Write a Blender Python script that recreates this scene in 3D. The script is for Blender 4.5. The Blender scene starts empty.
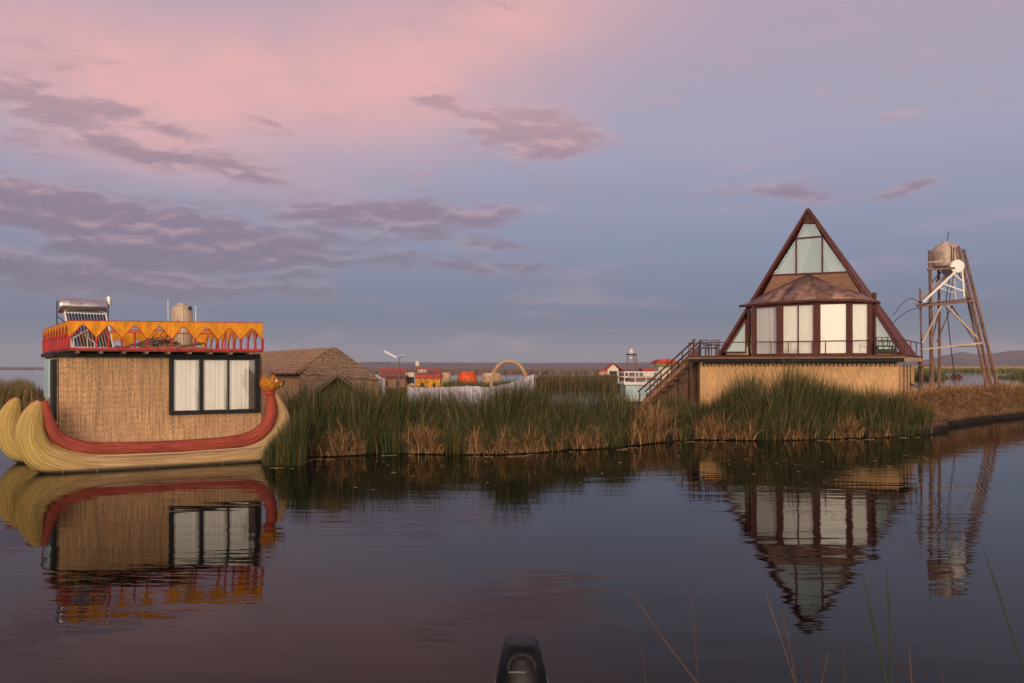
import bpy, math, random
import numpy as np
from mathutils import Vector, Matrix, noise
R = math.radians
random.seed(7); rng = np.random.default_rng(7)
F = 900.0; HZ = 367.0; CH = 2.5
sc = bpy.context.scene
COL = sc.collection

# ------------------------------------------------------------------ helpers
def P(px, py, d):
    """world point seen in direction (px,py) at depth d (survey of the photograph)"""
    return Vector(((px-512)/F*d, d, CH-(py-HZ)/F*d))
def hit(px, py, p0, n):
    o = Vector((0, 0, CH)); r = P(px, py, 1.0)-o
    return o + r*((Vector(p0)-o).dot(n)/r.dot(n))

def root_of(o):
    while o is not None and o.parent is not None: o = o.parent
    return o
class MB:
    def __init__(s): s.v = []; s.f = []; s.at = []
    def add(s, vs, fs):
        b = len(s.v); s.v += [tuple(v) for v in vs]; s.f += [tuple(i+b for i in f) for f in fs]; return s
    def box(s, c, x, y, z):
        """c centre; x,y,z half-axis vectors"""
        c, x, y, z = Vector(c), Vector(x), Vector(y), Vector(z)
        if x.cross(y).dot(z) < 0: x = -x
        vs = [c+a*x+b*y+e*z for e in (-1, 1) for b in (-1, 1) for a in (-1, 1)]
        return s.add(vs, [(0,2,3,1),(4,5,7,6),(0,1,5,4),(2,6,7,3),(0,4,6,2),(1,3,7,5)])
    def bar(s, a, b, w, h=None, up=(0,0,1)):
        a, b = Vector(a), Vector(b); h = h or w; d = (b-a)
        if d.length < 1e-6: return s
        dn = d.normalized(); up = Vector(up)
        if abs(dn.dot(up)) > .98: up = Vector((1, 0, 0))
        x = dn.cross(up).normalized(); y = x.cross(dn)
        return s.box((a+b)/2, x*w/2, d/2, y*h/2)
    def tube(s, pts, rad, n=10, cap=True, rib=0, ribn=11):
        pts = [Vector(p) for p in pts]
        if not hasattr(rad, '__len__'): rad = [rad]*len(pts)
        t0 = (pts[1]-pts[0]).normalized()
        up = Vector((0,0,1)) if abs(t0.z) < .9 else Vector((1,0,0))
        x = t0.cross(up).normalized(); b = len(s.v); m = len(pts); arc = 0.0
        for i, p in enumerate(pts):
            if i: arc += (p-pts[i-1]).length
            t = (pts[min(i+1, m-1)]-pts[max(i-1, 0)]).normalized()
            x = (x-t*x.dot(t)).normalized(); y = t.cross(x)
            for k in range(n):
                a = 2*math.pi*k/n; s.at.append((arc, .38*math.cos(a), .38*math.sin(a))); s.v.append(tuple(p+(x*math.cos(a)+y*math.sin(a))*rad[i]*(1+rib*math.cos(a*ribn)+rib*.7*math.sin(a*ribn*.5+i*.13))))
        for i in range(m-1):
            for k in range(n):
                k2 = (k+1) % n
                s.f.append((b+i*n+k, b+i*n+k2, b+(i+1)*n+k2, b+(i+1)*n+k))
        if cap:
            s.f.append(tuple(b+k for k in range(n))[::-1]); s.f.append(tuple(b+(m-1)*n+k for k in range(n)))
        return s
    def lathe(s, c, prof, n=20, axis=(0,0,1)):
        ax = Vector(axis).normalized(); up = Vector((0,0,1)) if abs(ax.z) < .9 else Vector((1,0,0))
        x = ax.cross(up).normalized(); y = ax.cross(x); c = Vector(c); b = len(s.v); m = len(prof)
        for r, h in prof:
            for k in range(n):
                a = 2*math.pi*k/n; s.v.append(tuple(c+ax*h+(x*math.cos(a)+y*math.sin(a))*max(r, 1e-4)))
        for i in range(m-1):
            for k in range(n):
                k2 = (k+1) % n
                s.f.append((b+i*n+k, b+i*n+k2, b+(i+1)*n+k2, b+(i+1)*n+k))
        s.f.append(tuple(b+k for k in range(n))[::-1]); s.f.append(tuple(b+(m-1)*n+k for k in range(n)))
        return s
    def slab(s, poly, th):
        """planar polygon (3D pts) thickened by vector th"""
        n = len(poly); poly = [Vector(p) for p in poly]; th = Vector(th)
        vs = poly+[p+th for p in poly]
        fs = [tuple(range(n))[::-1], tuple(range(n, 2*n))]+[(i, (i+1) % n, n+(i+1) % n, n+i) for i in range(n)]
        return s.add(vs, fs)
    def build(s, name, mat, parent=None, smooth=False, bevel=0):
        rt = root_of(parent); off = rt.location if rt else Vector((0,0,0))
        me = bpy.data.meshes.new(name)
        me.from_pydata([(v[0]-off[0], v[1]-off[1], v[2]-off[2]) for v in s.v], [], s.f)
        me.materials.append(mat)
        if len(s.at) == len(s.v) and s.at:
            fa = me.attributes.new('flow', 'FLOAT_VECTOR', 'POINT'); fa.data.foreach_set('vector', [c_ for a_ in s.at for c_ in a_])
        import bmesh
        bm = bmesh.new(); bm.from_mesh(me); bmesh.ops.recalc_face_normals(bm, faces=bm.faces); bm.to_mesh(me); bm.free()
        o = bpy.data.objects.new(name, me); COL.objects.link(o)
        if smooth:
            for p in me.polygons: p.use_smooth = True
            try: me.set_sharp_from_angle(angle=R(40))
            except Exception: pass
        if bevel:
            b = o.modifiers.new('bevel', 'BEVEL'); b.width = bevel; b.segments = 2; b.limit_method = 'ANGLE'
        if parent: o.parent = parent
        return o
def top(name, mb, mat, label, cat, group=None, smooth=False, bevel=0):
    """thing made of one mesh, origin at its base"""
    v = np.array(mb.v); c = Vector((v[:,0].mean(), v[:,1].mean(), v[:,2].min()))
    mb.v = [(a[0]-c[0], a[1]-c[1], a[2]-c[2]) for a in mb.v]
    o = mb.build(name, mat, None, smooth, bevel); o.location = c
    return tag(o, label, cat, group)
def tag(o, label=None, cat=None, group=None, kind=None):
    if label: o['label'] = label
    if cat: o['category'] = cat
    if group: o['group'] = group
    if kind: o['kind'] = kind
    return o
def thing(name, loc, label, cat, group=None):
    o = bpy.data.objects.new(name, None); COL.objects.link(o); o.location = loc; o.empty_display_size = .3
    return tag(o, label, cat, group)

# ------------------------------------------------------------------ materials
def newmat(name):
    m = bpy.data.materials.new(name); m.use_nodes = True
    nt = m.node_tree; b = nt.nodes['Principled BSDF']; return m, nt, b
def mat(name, col, rough=.8, var=.25, scale=(6,6,6), bump=.0, rot=0, metal=0, spec=.3, bscale=None, hue=None, detail=5, streak=None):
    m, nt, b = newmat(name); N = nt.nodes; L = nt.links
    b.inputs['Roughness'].default_value = rough; b.inputs['Metallic'].default_value = metal
    b.inputs['Specular IOR Level'].default_value = spec
    tc = N.new('ShaderNodeTexCoord')
    rotn = N.new('ShaderNodeMapping'); rotn.inputs['Rotation'].default_value = (0, 0, -rot)
    mp = N.new('ShaderNodeMapping'); mp.inputs['Scale'].default_value = scale
    L.new(tc.outputs['Object'], rotn.inputs[0]); L.new(rotn.outputs[0], mp.inputs[0])
    n1 = N.new('ShaderNodeTexNoise'); n1.inputs['Scale'].default_value = 1; n1.inputs['Detail'].default_value = detail
    n1.inputs['Roughness'].default_value = .65
    L.new(mp.outputs[0], n1.inputs['Vector'])
    cr = N.new('ShaderNodeValToRGB'); L.new(n1.outputs['Fac'], cr.inputs[0])
    c = np.array(col); lo = c*(1-var*1.4); hi = np.minimum(c*(1+var*1.3), .95)
    if hue is not None: hi = np.array(hue)
    cr.color_ramp.elements[0].position = .32; cr.color_ramp.elements[1].position = .68
    cr.color_ramp.elements[0].color = (*lo, 1); cr.color_ramp.elements[1].color = (*hi, 1)
    out = cr.outputs[0]
    # broad weathering patches
    n2 = N.new('ShaderNodeTexNoise'); n2.inputs['Scale'].default_value = 1.3; n2.inputs['Detail'].default_value = 3
    L.new(tc.outputs['Object'], n2.inputs['Vector'])
    mr = N.new('ShaderNodeMapRange'); mr.inputs[1].default_value = .3; mr.inputs[2].default_value = .7
    mr.inputs[3].default_value = 1-min(var,.2)*.7; mr.inputs[4].default_value = 1+min(var,.2)*.4
    L.new(n2.outputs['Fac'], mr.inputs[0])
    mx = N.new('ShaderNodeMix'); mx.data_type = 'RGBA'; mx.blend_type = 'MULTIPLY'; mx.inputs[0].default_value = 1
    L.new(out, mx.inputs[6]); L.new(mr.outputs[0], mx.inputs[7]); L.new(mx.outputs[2], b.inputs['Base Color'])
    if bump:
        bp = N.new('ShaderNodeBump'); bp.inputs['Strength'].default_value = bump; bp.inputs['Distance'].default_value = .02
        L.new(n1.outputs['Fac'], bp.inputs['Height']); L.new(bp.outputs[0], b.inputs['Normal'])
    return m
A1 = math.atan2(.541, .841)          # heading of the houseboat
A2 = R(-30)                          # heading of the pyramid house front
M = {}
M['thatch'] = mat('woven_totora', (.49,.30,.165), .9, .42, (38,38,1.3), .9)
M['thatch_wall2'] = mat('straw_mat_wall', (.64,.38,.19), .9, .28, (26,26,3), .5)
M['thatch_roof'] = mat('thatch_roof', (.36,.225,.15), .95, .32, (22,22,3.5), .8)
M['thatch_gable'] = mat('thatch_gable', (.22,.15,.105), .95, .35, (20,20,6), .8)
M['hull'] = mat('reed_bundle', (.42,.28,.135), .85, .34, (1.3,42,42), .6, rot=A1)
def use_flow(m_):
    nt = m_.node_tree; a = nt.nodes.new('ShaderNodeAttribute'); a.attribute_name = 'flow'
    mp = [n for n in nt.nodes if n.type == 'MAPPING']; nt.links.new(a.outputs['Vector'], mp[1].inputs[0]); return a
_fl = use_flow(M['hull'])
m_ = M['hull']; nt = m_.node_tree; N = nt.nodes; L = nt.links; b = N['Principled BSDF']; src = b.inputs['Base Color'].links[0].from_socket
_m = [n for n in N if n.type == 'MAPPING'][0]; _s = N.new('ShaderNodeSeparateXYZ'); L.new(_fl.outputs['Vector'], _s.inputs[0])
_r = N.new('ShaderNodeMapRange'); _r.inputs[1].default_value = 2.6; _r.inputs[2].default_value = 1.2; L.new(_s.outputs[0], _r.inputs[0])
_x = N.new('ShaderNodeMix'); _x.data_type = 'RGBA'; _x.blend_type = 'MULTIPLY'; L.new(_r.outputs[0], _x.inputs[0]); L.new(src, _x.inputs[6]); _x.inputs[7].default_value = (1.12, 1.17, .78, 1); 
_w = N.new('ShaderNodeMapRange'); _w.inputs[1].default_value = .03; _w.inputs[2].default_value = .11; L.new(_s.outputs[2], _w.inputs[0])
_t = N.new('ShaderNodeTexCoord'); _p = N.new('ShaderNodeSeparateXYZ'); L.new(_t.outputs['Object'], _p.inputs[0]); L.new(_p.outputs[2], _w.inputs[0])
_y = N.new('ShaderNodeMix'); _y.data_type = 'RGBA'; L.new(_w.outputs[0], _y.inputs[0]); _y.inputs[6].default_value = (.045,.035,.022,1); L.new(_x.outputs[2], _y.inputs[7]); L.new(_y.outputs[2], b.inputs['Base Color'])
M['rim'] = mat('red_reed_roll', (.31,.06,.038), .85, .45, (2.0,30,30), .5, rot=A1)
use_flow(M['rim'])
M['red'] = mat('red_paint', (.42,.035,.035), .6, .25, (8,8,8), .1)
M['maroon'] = mat('maroon_wood', (.095,.027,.021), .55, .3, (10,10,4), .2)
M['maroon_roof'] = mat('maroon_roofing', (.15,.04,.035), .5, .45, (4,4,4), .3)
M['bay_roof'] = mat('faded_roofing', (.21,.115,.09), .38, .55, (2.2,2.2,2.2), .5, spec=.5)
M['yellow'] = mat('orange_yellow_paint', (.74,.29,.013), .65, .22, (7,7,3), .1)
M['blackwood'] = mat('black_frame_paint', (.012,.013,.015), .5, .3, (10,10,10), .1)
M['plank'] = mat('weathered_plank', (.20,.13,.09), .85, .35, (4,20,20), .4)
M['tan_panel'] = mat('tan_plywood', (.22,.115,.07), .7, .2, (3,3,12), .2)
M['darkwood'] = mat('dark_wood', (.07,.038,.026), .8, .35, (10,10,4), .3)
M['stair_panel'] = mat('plywood_panel', (.22,.12,.075), .8, .3, (6,6,2), .3)
M['post'] = mat('rusty_post', (.21,.115,.085), .75, .5, (14,14,3), .4)
M['steel'] = mat('galvanised_steel', (.62,.58,.53), .4, .15, (12,12,12), .05, metal=.5)
M['whitepaint'] = mat('white_metal_frame', (.78,.75,.70), .4, .08, (10,10,10), 0)
M['tank_beige'] = mat('beige_plastic_tank', (.52,.39,.27), .6, .15, (5,5,3), .05)
M['tank_dirty'] = mat('dusty_plastic_tank', (.50,.38,.31), .6, .3, (4,4,3), .1)
M['stainless'] = mat('stainless_tank', (.62,.60,.60), .18, .12, (2,2,14), 0, metal=.9)
M['blackrubber'] = mat('black_plastic', (.02,.02,.02), .5, .2, (6,6,6), 0)
M['glasstube'] = mat('dark_glass_tube', (.015,.017,.03), .12, .1, (6,6,6), 0, spec=.8)
M['curtain'] = mat('white_curtain', (.86,.82,.75), .9, .06, (10,10,2), 0)
M['curtain_cool'] = mat('pale_curtain', (.40,.60,.56), .9, .05, (3,3,3), 0)
M['curtain_yellow'] = mat('cream_curtain', (.80,.78,.50), .9, .05, (3,3,3), 0)
M['cloth'] = mat('white_net_cloth', (.56,.52,.57), .9, .25, (5,5,5), .1)
M['puma'] = mat('orange_reed_head', (.50,.18,.02), .9, .5, (14,14,30), .9)
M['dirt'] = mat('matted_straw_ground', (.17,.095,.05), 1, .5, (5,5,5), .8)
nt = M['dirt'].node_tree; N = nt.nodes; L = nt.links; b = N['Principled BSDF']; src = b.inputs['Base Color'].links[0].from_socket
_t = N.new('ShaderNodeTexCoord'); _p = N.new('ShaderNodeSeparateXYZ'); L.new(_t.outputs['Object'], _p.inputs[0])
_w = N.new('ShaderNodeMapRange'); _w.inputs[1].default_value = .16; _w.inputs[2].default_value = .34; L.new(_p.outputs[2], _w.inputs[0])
_y = N.new('ShaderNodeMix'); _y.data_type = 'RGBA'; L.new(_w.outputs[0], _y.inputs[0]); _y.inputs[6].default_value = (.012,.009,.006,1); L.new(src, _y.inputs[7]); L.new(_y.outputs[2], b.inputs['Base Color'])  # low band near the water: wet mud, with undercut shade painted in
M['hill'] = mat('hill_slopes', (.115,.09,.10), 1, .35, (.012,.012,.02), 0)
M['orange'] = mat('orange_tarp', (.62,.085,.018), .6, .35, (3,3,3), .2)
M['redroof'] = mat('red_roofing', (.42,.045,.03), .7, .4, (3,3,3), .1)
M['greenpaint'] = mat('green_trim', (.10,.28,.04), .6, .2, (3,3,3), 0)
M['cream'] = mat('cream_wall', (.70,.60,.48), .8, .12, (3,3,3), 0)
M['far_yellow'] = mat('faded_yellow_cabin', (.50,.22,.025), .75, .4, (2.5,2.5,2.5), .1)
M['farhut'] = mat('far_straw', (.48,.33,.21), .9, .25, (3,3,3), 0)
M['paleblue'] = mat('pale_blue_panel', (.42,.58,.62), .3, .1, (3,3,3), 0)
M['cowl'] = mat('black_cowling', (.006,.0055,.0065), .42, .3, (9,9,9), .05, spec=.16)
M['cowl_matt'] = mat('black_matt_plastic', (.018,.017,.018), .6, .15, (30,30,30), .1)
M['nameplate'] = mat('dull_grey_plate', (.13,.12,.12), .4, .3, (20,20,20), 0)
M['greystripe'] = mat('grey_stripe', (.35,.34,.36), .35, .05, (3,3,3), 0)
M['bluegrey'] = mat('blue_chair_fabric', (.05,.06,.09), .8, .2, (9,9,9), 0)
M['chairgrey'] = mat('dark_wicker', (.05,.045,.045), .7, .3, (30,30,30), .3)

def glass(name, tint, refl):
    m, nt, b = newmat(name); N = nt.nodes; L = nt.links; N.remove(b)
    g = N.new('ShaderNodeBsdfGlossy'); g.inputs['Roughness'].default_value = .03; g.inputs[0].default_value = (.84,.985,.97,1) if refl == .34 else (1,1,1,1)
    t = N.new('ShaderNodeBsdfTransparent'); t.inputs[0].default_value = (*tint, 1)
    lw = N.new('ShaderNodeLayerWeight'); lw.inputs[0].default_value = .5
    f = N.new('ShaderNodeMath'); f.operation = 'POWER'; f.inputs[1].default_value = 4; L.new(lw.outputs['Facing'], f.inputs[0])
    a = N.new('ShaderNodeMath'); a.operation = 'ADD'; a.use_clamp = True; a.inputs[1].default_value = refl+.03
    nz = N.new('ShaderNodeTexNoise'); nz.inputs['Scale'].default_value = .7
    bp = N.new('ShaderNodeBump'); bp.inputs['Strength'].default_value = .25; bp.inputs['Distance'].default_value = .05
    L.new(nz.outputs[0], bp.inputs['Height']); L.new(bp.outputs[0], g.inputs['Normal'])
    mx = N.new('ShaderNodeMixShader'); L.new(f.outputs[0], a.inputs[0]); L.new(a.outputs[0], mx.inputs[0])
    L.new(t.outputs[0], mx.inputs[1]); L.new(g.outputs[0], mx.inputs[2]); L.new(mx.outputs[0], N['Material Output'].inputs[0])
    return m
M['glass'] = glass('window_glass', (.985,.99,.985), .07)
M['glass_up'] = glass('reflective_glass', (.90,.985,.97), .34)

# reeds: colour read from a per-blade attribute (each blade's own colour)
M['glass_bay'] = glass('sky_reflecting_glass', (.985,.98,.96), .30)
def reedmat(name):
    m, nt, b = newmat(name); N = nt.nodes; L = nt.links
    a = N.new('ShaderNodeVertexColor'); a.layer_name = 'tint'
    L.new(a.outputs[0], b.inputs['Base Color']); b.inputs['Roughness'].default_value = .7
    b.inputs['Specular IOR Level'].default_value = .2
    return m
M['reed'] = reedmat('reed_blades')

# ------------------------------------------------------------------ world
SUN_AZ = R(0)     # sun stands behind the camera, a little to its left
w = bpy.data.worlds.new("World"); sc.world = w; w.use_nodes = True
nt = w.node_tree; N = nt.nodes; L = nt.links
bg = N['Background']; bg.inputs[1].default_value = 1.0
def mth(op, a, b=None, c=None, clamp=False):
    n = N.new('ShaderNodeMath'); n.operation = op; n.use_clamp = clamp
    for i, x in enumerate((a, b, c)):
        if x is None: continue
        if isinstance(x, (int, float)): n.inputs[i].default_value = x
        else: L.new(x, n.inputs[i])
    return n.outputs[0]
def mixc(f, a, b, mode='MIX'):
    n = N.new('ShaderNodeMix'); n.data_type = 'RGBA'; n.blend_type = mode; n.clamp_factor = True
    for i, x in ((0, f), (6, a), (7, b)):
        if isinstance(x, (int, float)): n.inputs[i].default_value = x
        elif isinstance(x, tuple): n.inputs[i].default_value = (*x, 1)
        else: L.new(x, n.inputs[i])
    return n.outputs[2]
def S(r, g, b):   # sRGB 0-255 -> linear
    f = lambda v: v/255/12.92 if v/255 <= .04045 else ((v/255+.055)/1.055)**2.4
    return (f(r), f(g), f(b))
tc = N.new('ShaderNodeTexCoord'); sp = N.new('ShaderNodeSeparateXYZ'); L.new(tc.outputs['Generated'], sp.inputs[0])
X, Y, Z = sp.outputs
AZ = mth('MULTIPLY', mth('ARCTAN2', X, Y), 57.2958)
EL = mth('MULTIPLY', mth('ARCSINE', mth('MAXIMUM', mth('MINIMUM', Z, 1.0), -1.0)), 57.2958)
def azel(px, py):
    az = math.atan((px-512)/F); el = math.atan((HZ-py)/F*math.cos(az)); return math.degrees(az), math.degrees(el)
def ramp(fac, stops, interp='EASE'):
    n = N.new('ShaderNodeValToRGB'); L.new(fac, n.inputs[0]); r = n.color_ramp; r.interpolation = interp
    while len(r.elements) < len(stops): r.elements.new(.5)
    for e, (p, c) in zip(r.elements, stops): e.position = p; e.color = (*c, 1)
    return n.outputs[0]
def maprange(v, a, b, c=0, d=1, smooth=True):
    n = N.new('ShaderNodeMapRange'); n.interpolation_type = 'SMOOTHSTEP' if smooth else 'LINEAR'
    L.new(v, n.inputs[0])
    for i, x in zip((1,2,3,4), (a, b, c, d)): n.inputs[i].default_value = x
    return n.outputs[0]
eln = mth('DIVIDE', mth('MAXIMUM', EL, 0.0), 90.0)
base = ramp(eln, [(0, S(116,121,139)), (3/90, S(106,116,139)), (8/90, S(134,142,168)), (14/90, S(162,160,182)),
                  (21/90, S(175,159,177)), (40/90, S(158,150,172)), (1, S(120,125,150))], 'LINEAR')
def blob(px, py, rx, ry, rot=0, k=1.0):
    a, e = azel(px, py); ca, sa = math.cos(R(rot)), math.sin(R(rot)); g = 57.3/F
    du = mth('SUBTRACT', AZ, a); dv = mth('SUBTRACT', EL, e)
    u = mth('ADD', mth('MULTIPLY', du, ca), mth('MULTIPLY', dv, sa)); v = mth('SUBTRACT', mth('MULTIPLY', dv, ca), mth('MULTIPLY', du, sa))
    q = mth('ADD', mth('POWER', mth('ABSOLUTE', mth('DIVIDE', u, rx*g)), 2.0), mth('POWER', mth('ABSOLUTE', mth('DIVIDE', v, ry*g)), 2.0))
    return mth('MULTIPLY', mth('EXPONENT', mth('MULTIPLY', q, -1.0)), k)
def noise2(su, sv, seed, detail=6, rough=.58, dist=.3, dv=0.0):
    cb = N.new('ShaderNodeCombineXYZ')
    L.new(mth('MULTIPLY', AZ, su), cb.inputs[0]); L.new(mth('MULTIPLY', mth('ADD', EL, dv), sv), cb.inputs[1]); cb.inputs[2].default_value = seed
    n = N.new('ShaderNodeTexNoise'); n.inputs['Scale'].default_value = 1; n.inputs['Detail'].default_value = detail
    n.inputs['Roughness'].default_value = rough; n.inputs['Distortion'].default_value = dist
    L.new(cb.outputs[0], n.inputs['Vector']); return n.outputs['Fac']
def sumn(l):
    r = l[0]
    for x in l[1:]: r = mth('ADD', r, x)
    return r
# soft pink glow of high cloud, upper left
nz = noise2(.09, .2, 3.3, 5)
glow = sumn([blob(320, 85, 210, 70, 10, .92), blob(60, 45, 190, 60, 0, .66), blob(540, 10, 150, 55, 20, .60), blob(200,165,150,22,-8,.30)])
glow = mth('MULTIPLY', glow, maprange(nz, .25, .62, .55, 1.15, False), clamp=True)
col = mixc(mth('MULTIPLY', glow, .92), base, S(231,175,173))
# thin streaky veil
veil = maprange(noise2(.11, .55, 9.1, 7, .6), .5, .78)
col = mixc(mth('MULTIPLY', veil, .30), col, S(196,160,175))
# cumulus banks: soft blobs broken up by fractal noise
cl = [blob(15,85,40,16,0,.55), blob(95,107,55,14,-4,.52), blob(35,125,60,14,-15,.42), blob(130,148,70,12,-18,.48), blob(240,172,60,9,-6,.3), blob(15,40,30,14,0,.35),
      blob(110,60,40,10,-10,.3), blob(255,122,38,13,0,.45), blob(500,118,75,16,-14,.66), blob(545,132,62,20,0,.72), blob(530,152,70,10,0,.4), blob(430,100,40,14,-20,.34),
      blob(415,175,35,9,15,.4), blob(215,165,90,12,-8,.42),
      blob(50,200,130,18,-9,.62), blob(180,232,260,26,-4,.72), blob(90,262,210,28,0,.56), blob(420,214,125,14,0,.70), blob(330,212,60,12,0,.3), blob(480,242,95,9,-7,.60),
      blob(120,290,210,16,0,.42), blob(500,268,80,7,0,.42), blob(610,283,90,9,3,.4), blob(745,187,55,9,0,.62), blob(803,198,38,8,-8,.6), blob(910,187,40,7,14,.62), blob(897,112,24,8,0,.42), blob(865,229,25,5,0,.42), blob(960,105,90,10,5,.25),
      blob(480,5,70,8,0,.42), blob(70,70,22,8,0,.5), blob(30,150,60,10,-10,.4), blob(170,130,60,10,-15,.42), blob(330,120,40,14,0,.3)]
bias = sumn(cl)
# cloud cover for the rest of the dome
azo = mth('ABSOLUTE', AZ)
rest = mth('MULTIPLY', maprange(azo, 34, 60), .42)
high = mth('MULTIPLY', maprange(EL, 23, 34), .38)
bias = mth('ADD', mth('MAXIMUM', bias, rest), high)
nA = noise2(.24, .78, 1.7, 9, .60, .30)
nB = noise2(.24, .78, 1.7, 9, .60, .30, dv=-.42)
dens = mth('ADD', bias, mth('MULTIPLY', mth('SUBTRACT', nA, .5), 1.85))
densB = mth('ADD', bias, mth('MULTIPLY', mth('SUBTRACT', nB, .5), 1.85))
mask = maprange(dens, .12, .80)
lit = mth('ADD', mth('MULTIPLY', maprange(mth('SUBTRACT', densB, dens), -.06, .34), .80), mth('MULTIPLY', maprange(dens, .70, .30), .40), clamp=True)
elc = ramp(eln, [(0, S(112,110,130)), (7/90, S(128,115,135)), (11/90, S(148,127,145)), (16/90, S(184,149,158)), (1, S(150,125,145))], 'LINEAR')
elt = ramp(eln, [(0, S(132,128,148)), (7/90, S(176,150,161)), (11/90, S(202,164,170)), (16/90, S(224,178,178)), (1, S(205,155,165))], 'LINEAR')
ccol = mixc(mth('MULTIPLY', lit, .85), elc, elt)
col = mixc(mth('MULTIPLY', mask, .92), col, ccol)
# the sunset glow low down behind the camera
sx, sy = math.sin(SUN_AZ+math.pi), math.cos(SUN_AZ+math.pi)
ca = mth('ADD', mth('MULTIPLY', X, sx), mth('MULTIPLY', Y, sy))
gl = mth('MULTIPLY', maprange(ca, -.1, 1.0, 0, .93), mth('EXPONENT', mth('MULTIPLY', mth('MAXIMUM', EL, 0.0), -.035)))
col = mixc(gl, col, (2.5, 1.95, 1.40))
col = mixc(maprange(EL, -3, -.3, 1, 0), col, S(60,62,72))
sky = N.new('ShaderNodeTexSky'); sky.sky_type = 'NISHITA'; sky.sun_disc = False
sky.sun_elevation = R(5); sky.sun_rotation = math.pi+SUN_AZ; sky.altitude = 3800
skys = mixc(1.0, sky.outputs[0], (.006,.006,.006), 'MULTIPLY')
col = mixc(1.0, col, skys, 'ADD')
L.new(col, bg.inputs[0])
w.cycles.sampling_method = 'MANUAL'; w.cycles.sample_map_resolution = 512

sun = bpy.data.lights.new('sun', 'SUN'); sun.energy = 2.4; sun.angle = R(22); sun.color = (1, .80, .60)
so = bpy.data.objects.new('sun', sun); COL.objects.link(so)
sd = Vector((sx*math.cos(R(9)), sy*math.cos(R(9)), math.sin(R(9))))
so.rotation_euler = (sd).to_track_quat('Z', 'Y').to_euler()

# ------------------------------------------------------------------ camera
cam = bpy.data.cameras.new('camera'); co = bpy.data.objects.new('camera', cam); COL.objects.link(co); sc.camera = co
co.location = (0, 0, CH); co.rotation_euler = (R(90), 0, 0)
cam.sensor_width = 36; cam.lens = F*36/1024; cam.shift_y = (HZ-341.5)/1024; cam.clip_end = 30000; cam.clip_start = .05

# ------------------------------------------------------------------ water
wm, nt2, b = newmat('lake_water'); N2 = nt2.nodes; L2 = nt2.links
b.inputs['Base Color'].default_value = (.002,.0024,.002,1); b.inputs['Roughness'].default_value = .012
b.inputs['IOR'].default_value = 1.165; b.inputs['Specular IOR Level'].default_value = .40
tcw = N2.new('ShaderNodeTexCoord')
def wn(scale, rot, detail, rough=.5, dist=0):
    mp = N2.new('ShaderNodeMapping'); mp.inputs['Scale'].default_value = scale; mp.inputs['Rotation'].default_value = (0,0,rot)
    n = N2.new('ShaderNodeTexNoise'); n.inputs['Scale'].default_value = 1; n.inputs['Detail'].default_value = detail; n.inputs['Roughness'].default_value = rough
    n.inputs['Distortion'].default_value = dist
    L2.new(tcw.outputs['Object'], mp.inputs[0]); L2.new(mp.outputs[0], n.inputs[0]); return n.outputs['Fac']
def bump(h, dist, prev=None, strength=1.0):
    bp = N2.new('ShaderNodeBump'); bp.inputs['Distance'].default_value = dist
    if isinstance(strength, float): bp.inputs['Strength'].default_value = strength
    else: L2.new(strength, bp.inputs['Strength'])
    L2.new(h, bp.inputs['Height'])
    if prev: L2.new(prev, bp.inputs['Normal'])
    return bp.outputs[0]
patch = N2.new('ShaderNodeMapRange'); patch.interpolation_type = 'SMOOTHSTEP'
L2.new(wn((.07,.11,1), .3, 2), patch.inputs[0]); patch.inputs[1].default_value = .38; patch.inputs[2].default_value = .66; patch.inputs[3].default_value = .12; patch.inputs[4].default_value = 1
nrm = bump(wn((.45,1.6,1), .15, 2), .0065)
nrm = bump(wn((1.6,5.5,1), -.12, 2), .0034, nrm, patch.outputs[0])
nrm = bump(wn((4.5,13,1), .1, 2), .0009, nrm, patch.outputs[0])
L2.new(nrm, b.inputs['Normal'])
mb = MB(); Rr = 5200
ring = [(math.cos(2*math.pi*k/96)*Rr, math.sin(2*math.pi*k/96)*Rr, 0) for k in range(96)]
mb.add(ring, [tuple(range(96))])
wo = mb.build('lake_water', wm); tag(wo, kind='structure')
mb = MB(); mb.add([(x, y, -.9) for x, y, z in ring], [tuple(range(96))])
tag(mb.build('lake_bed', mat('lake_mud', (.03,.025,.02), 1, .3)), kind='structure')

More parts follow.
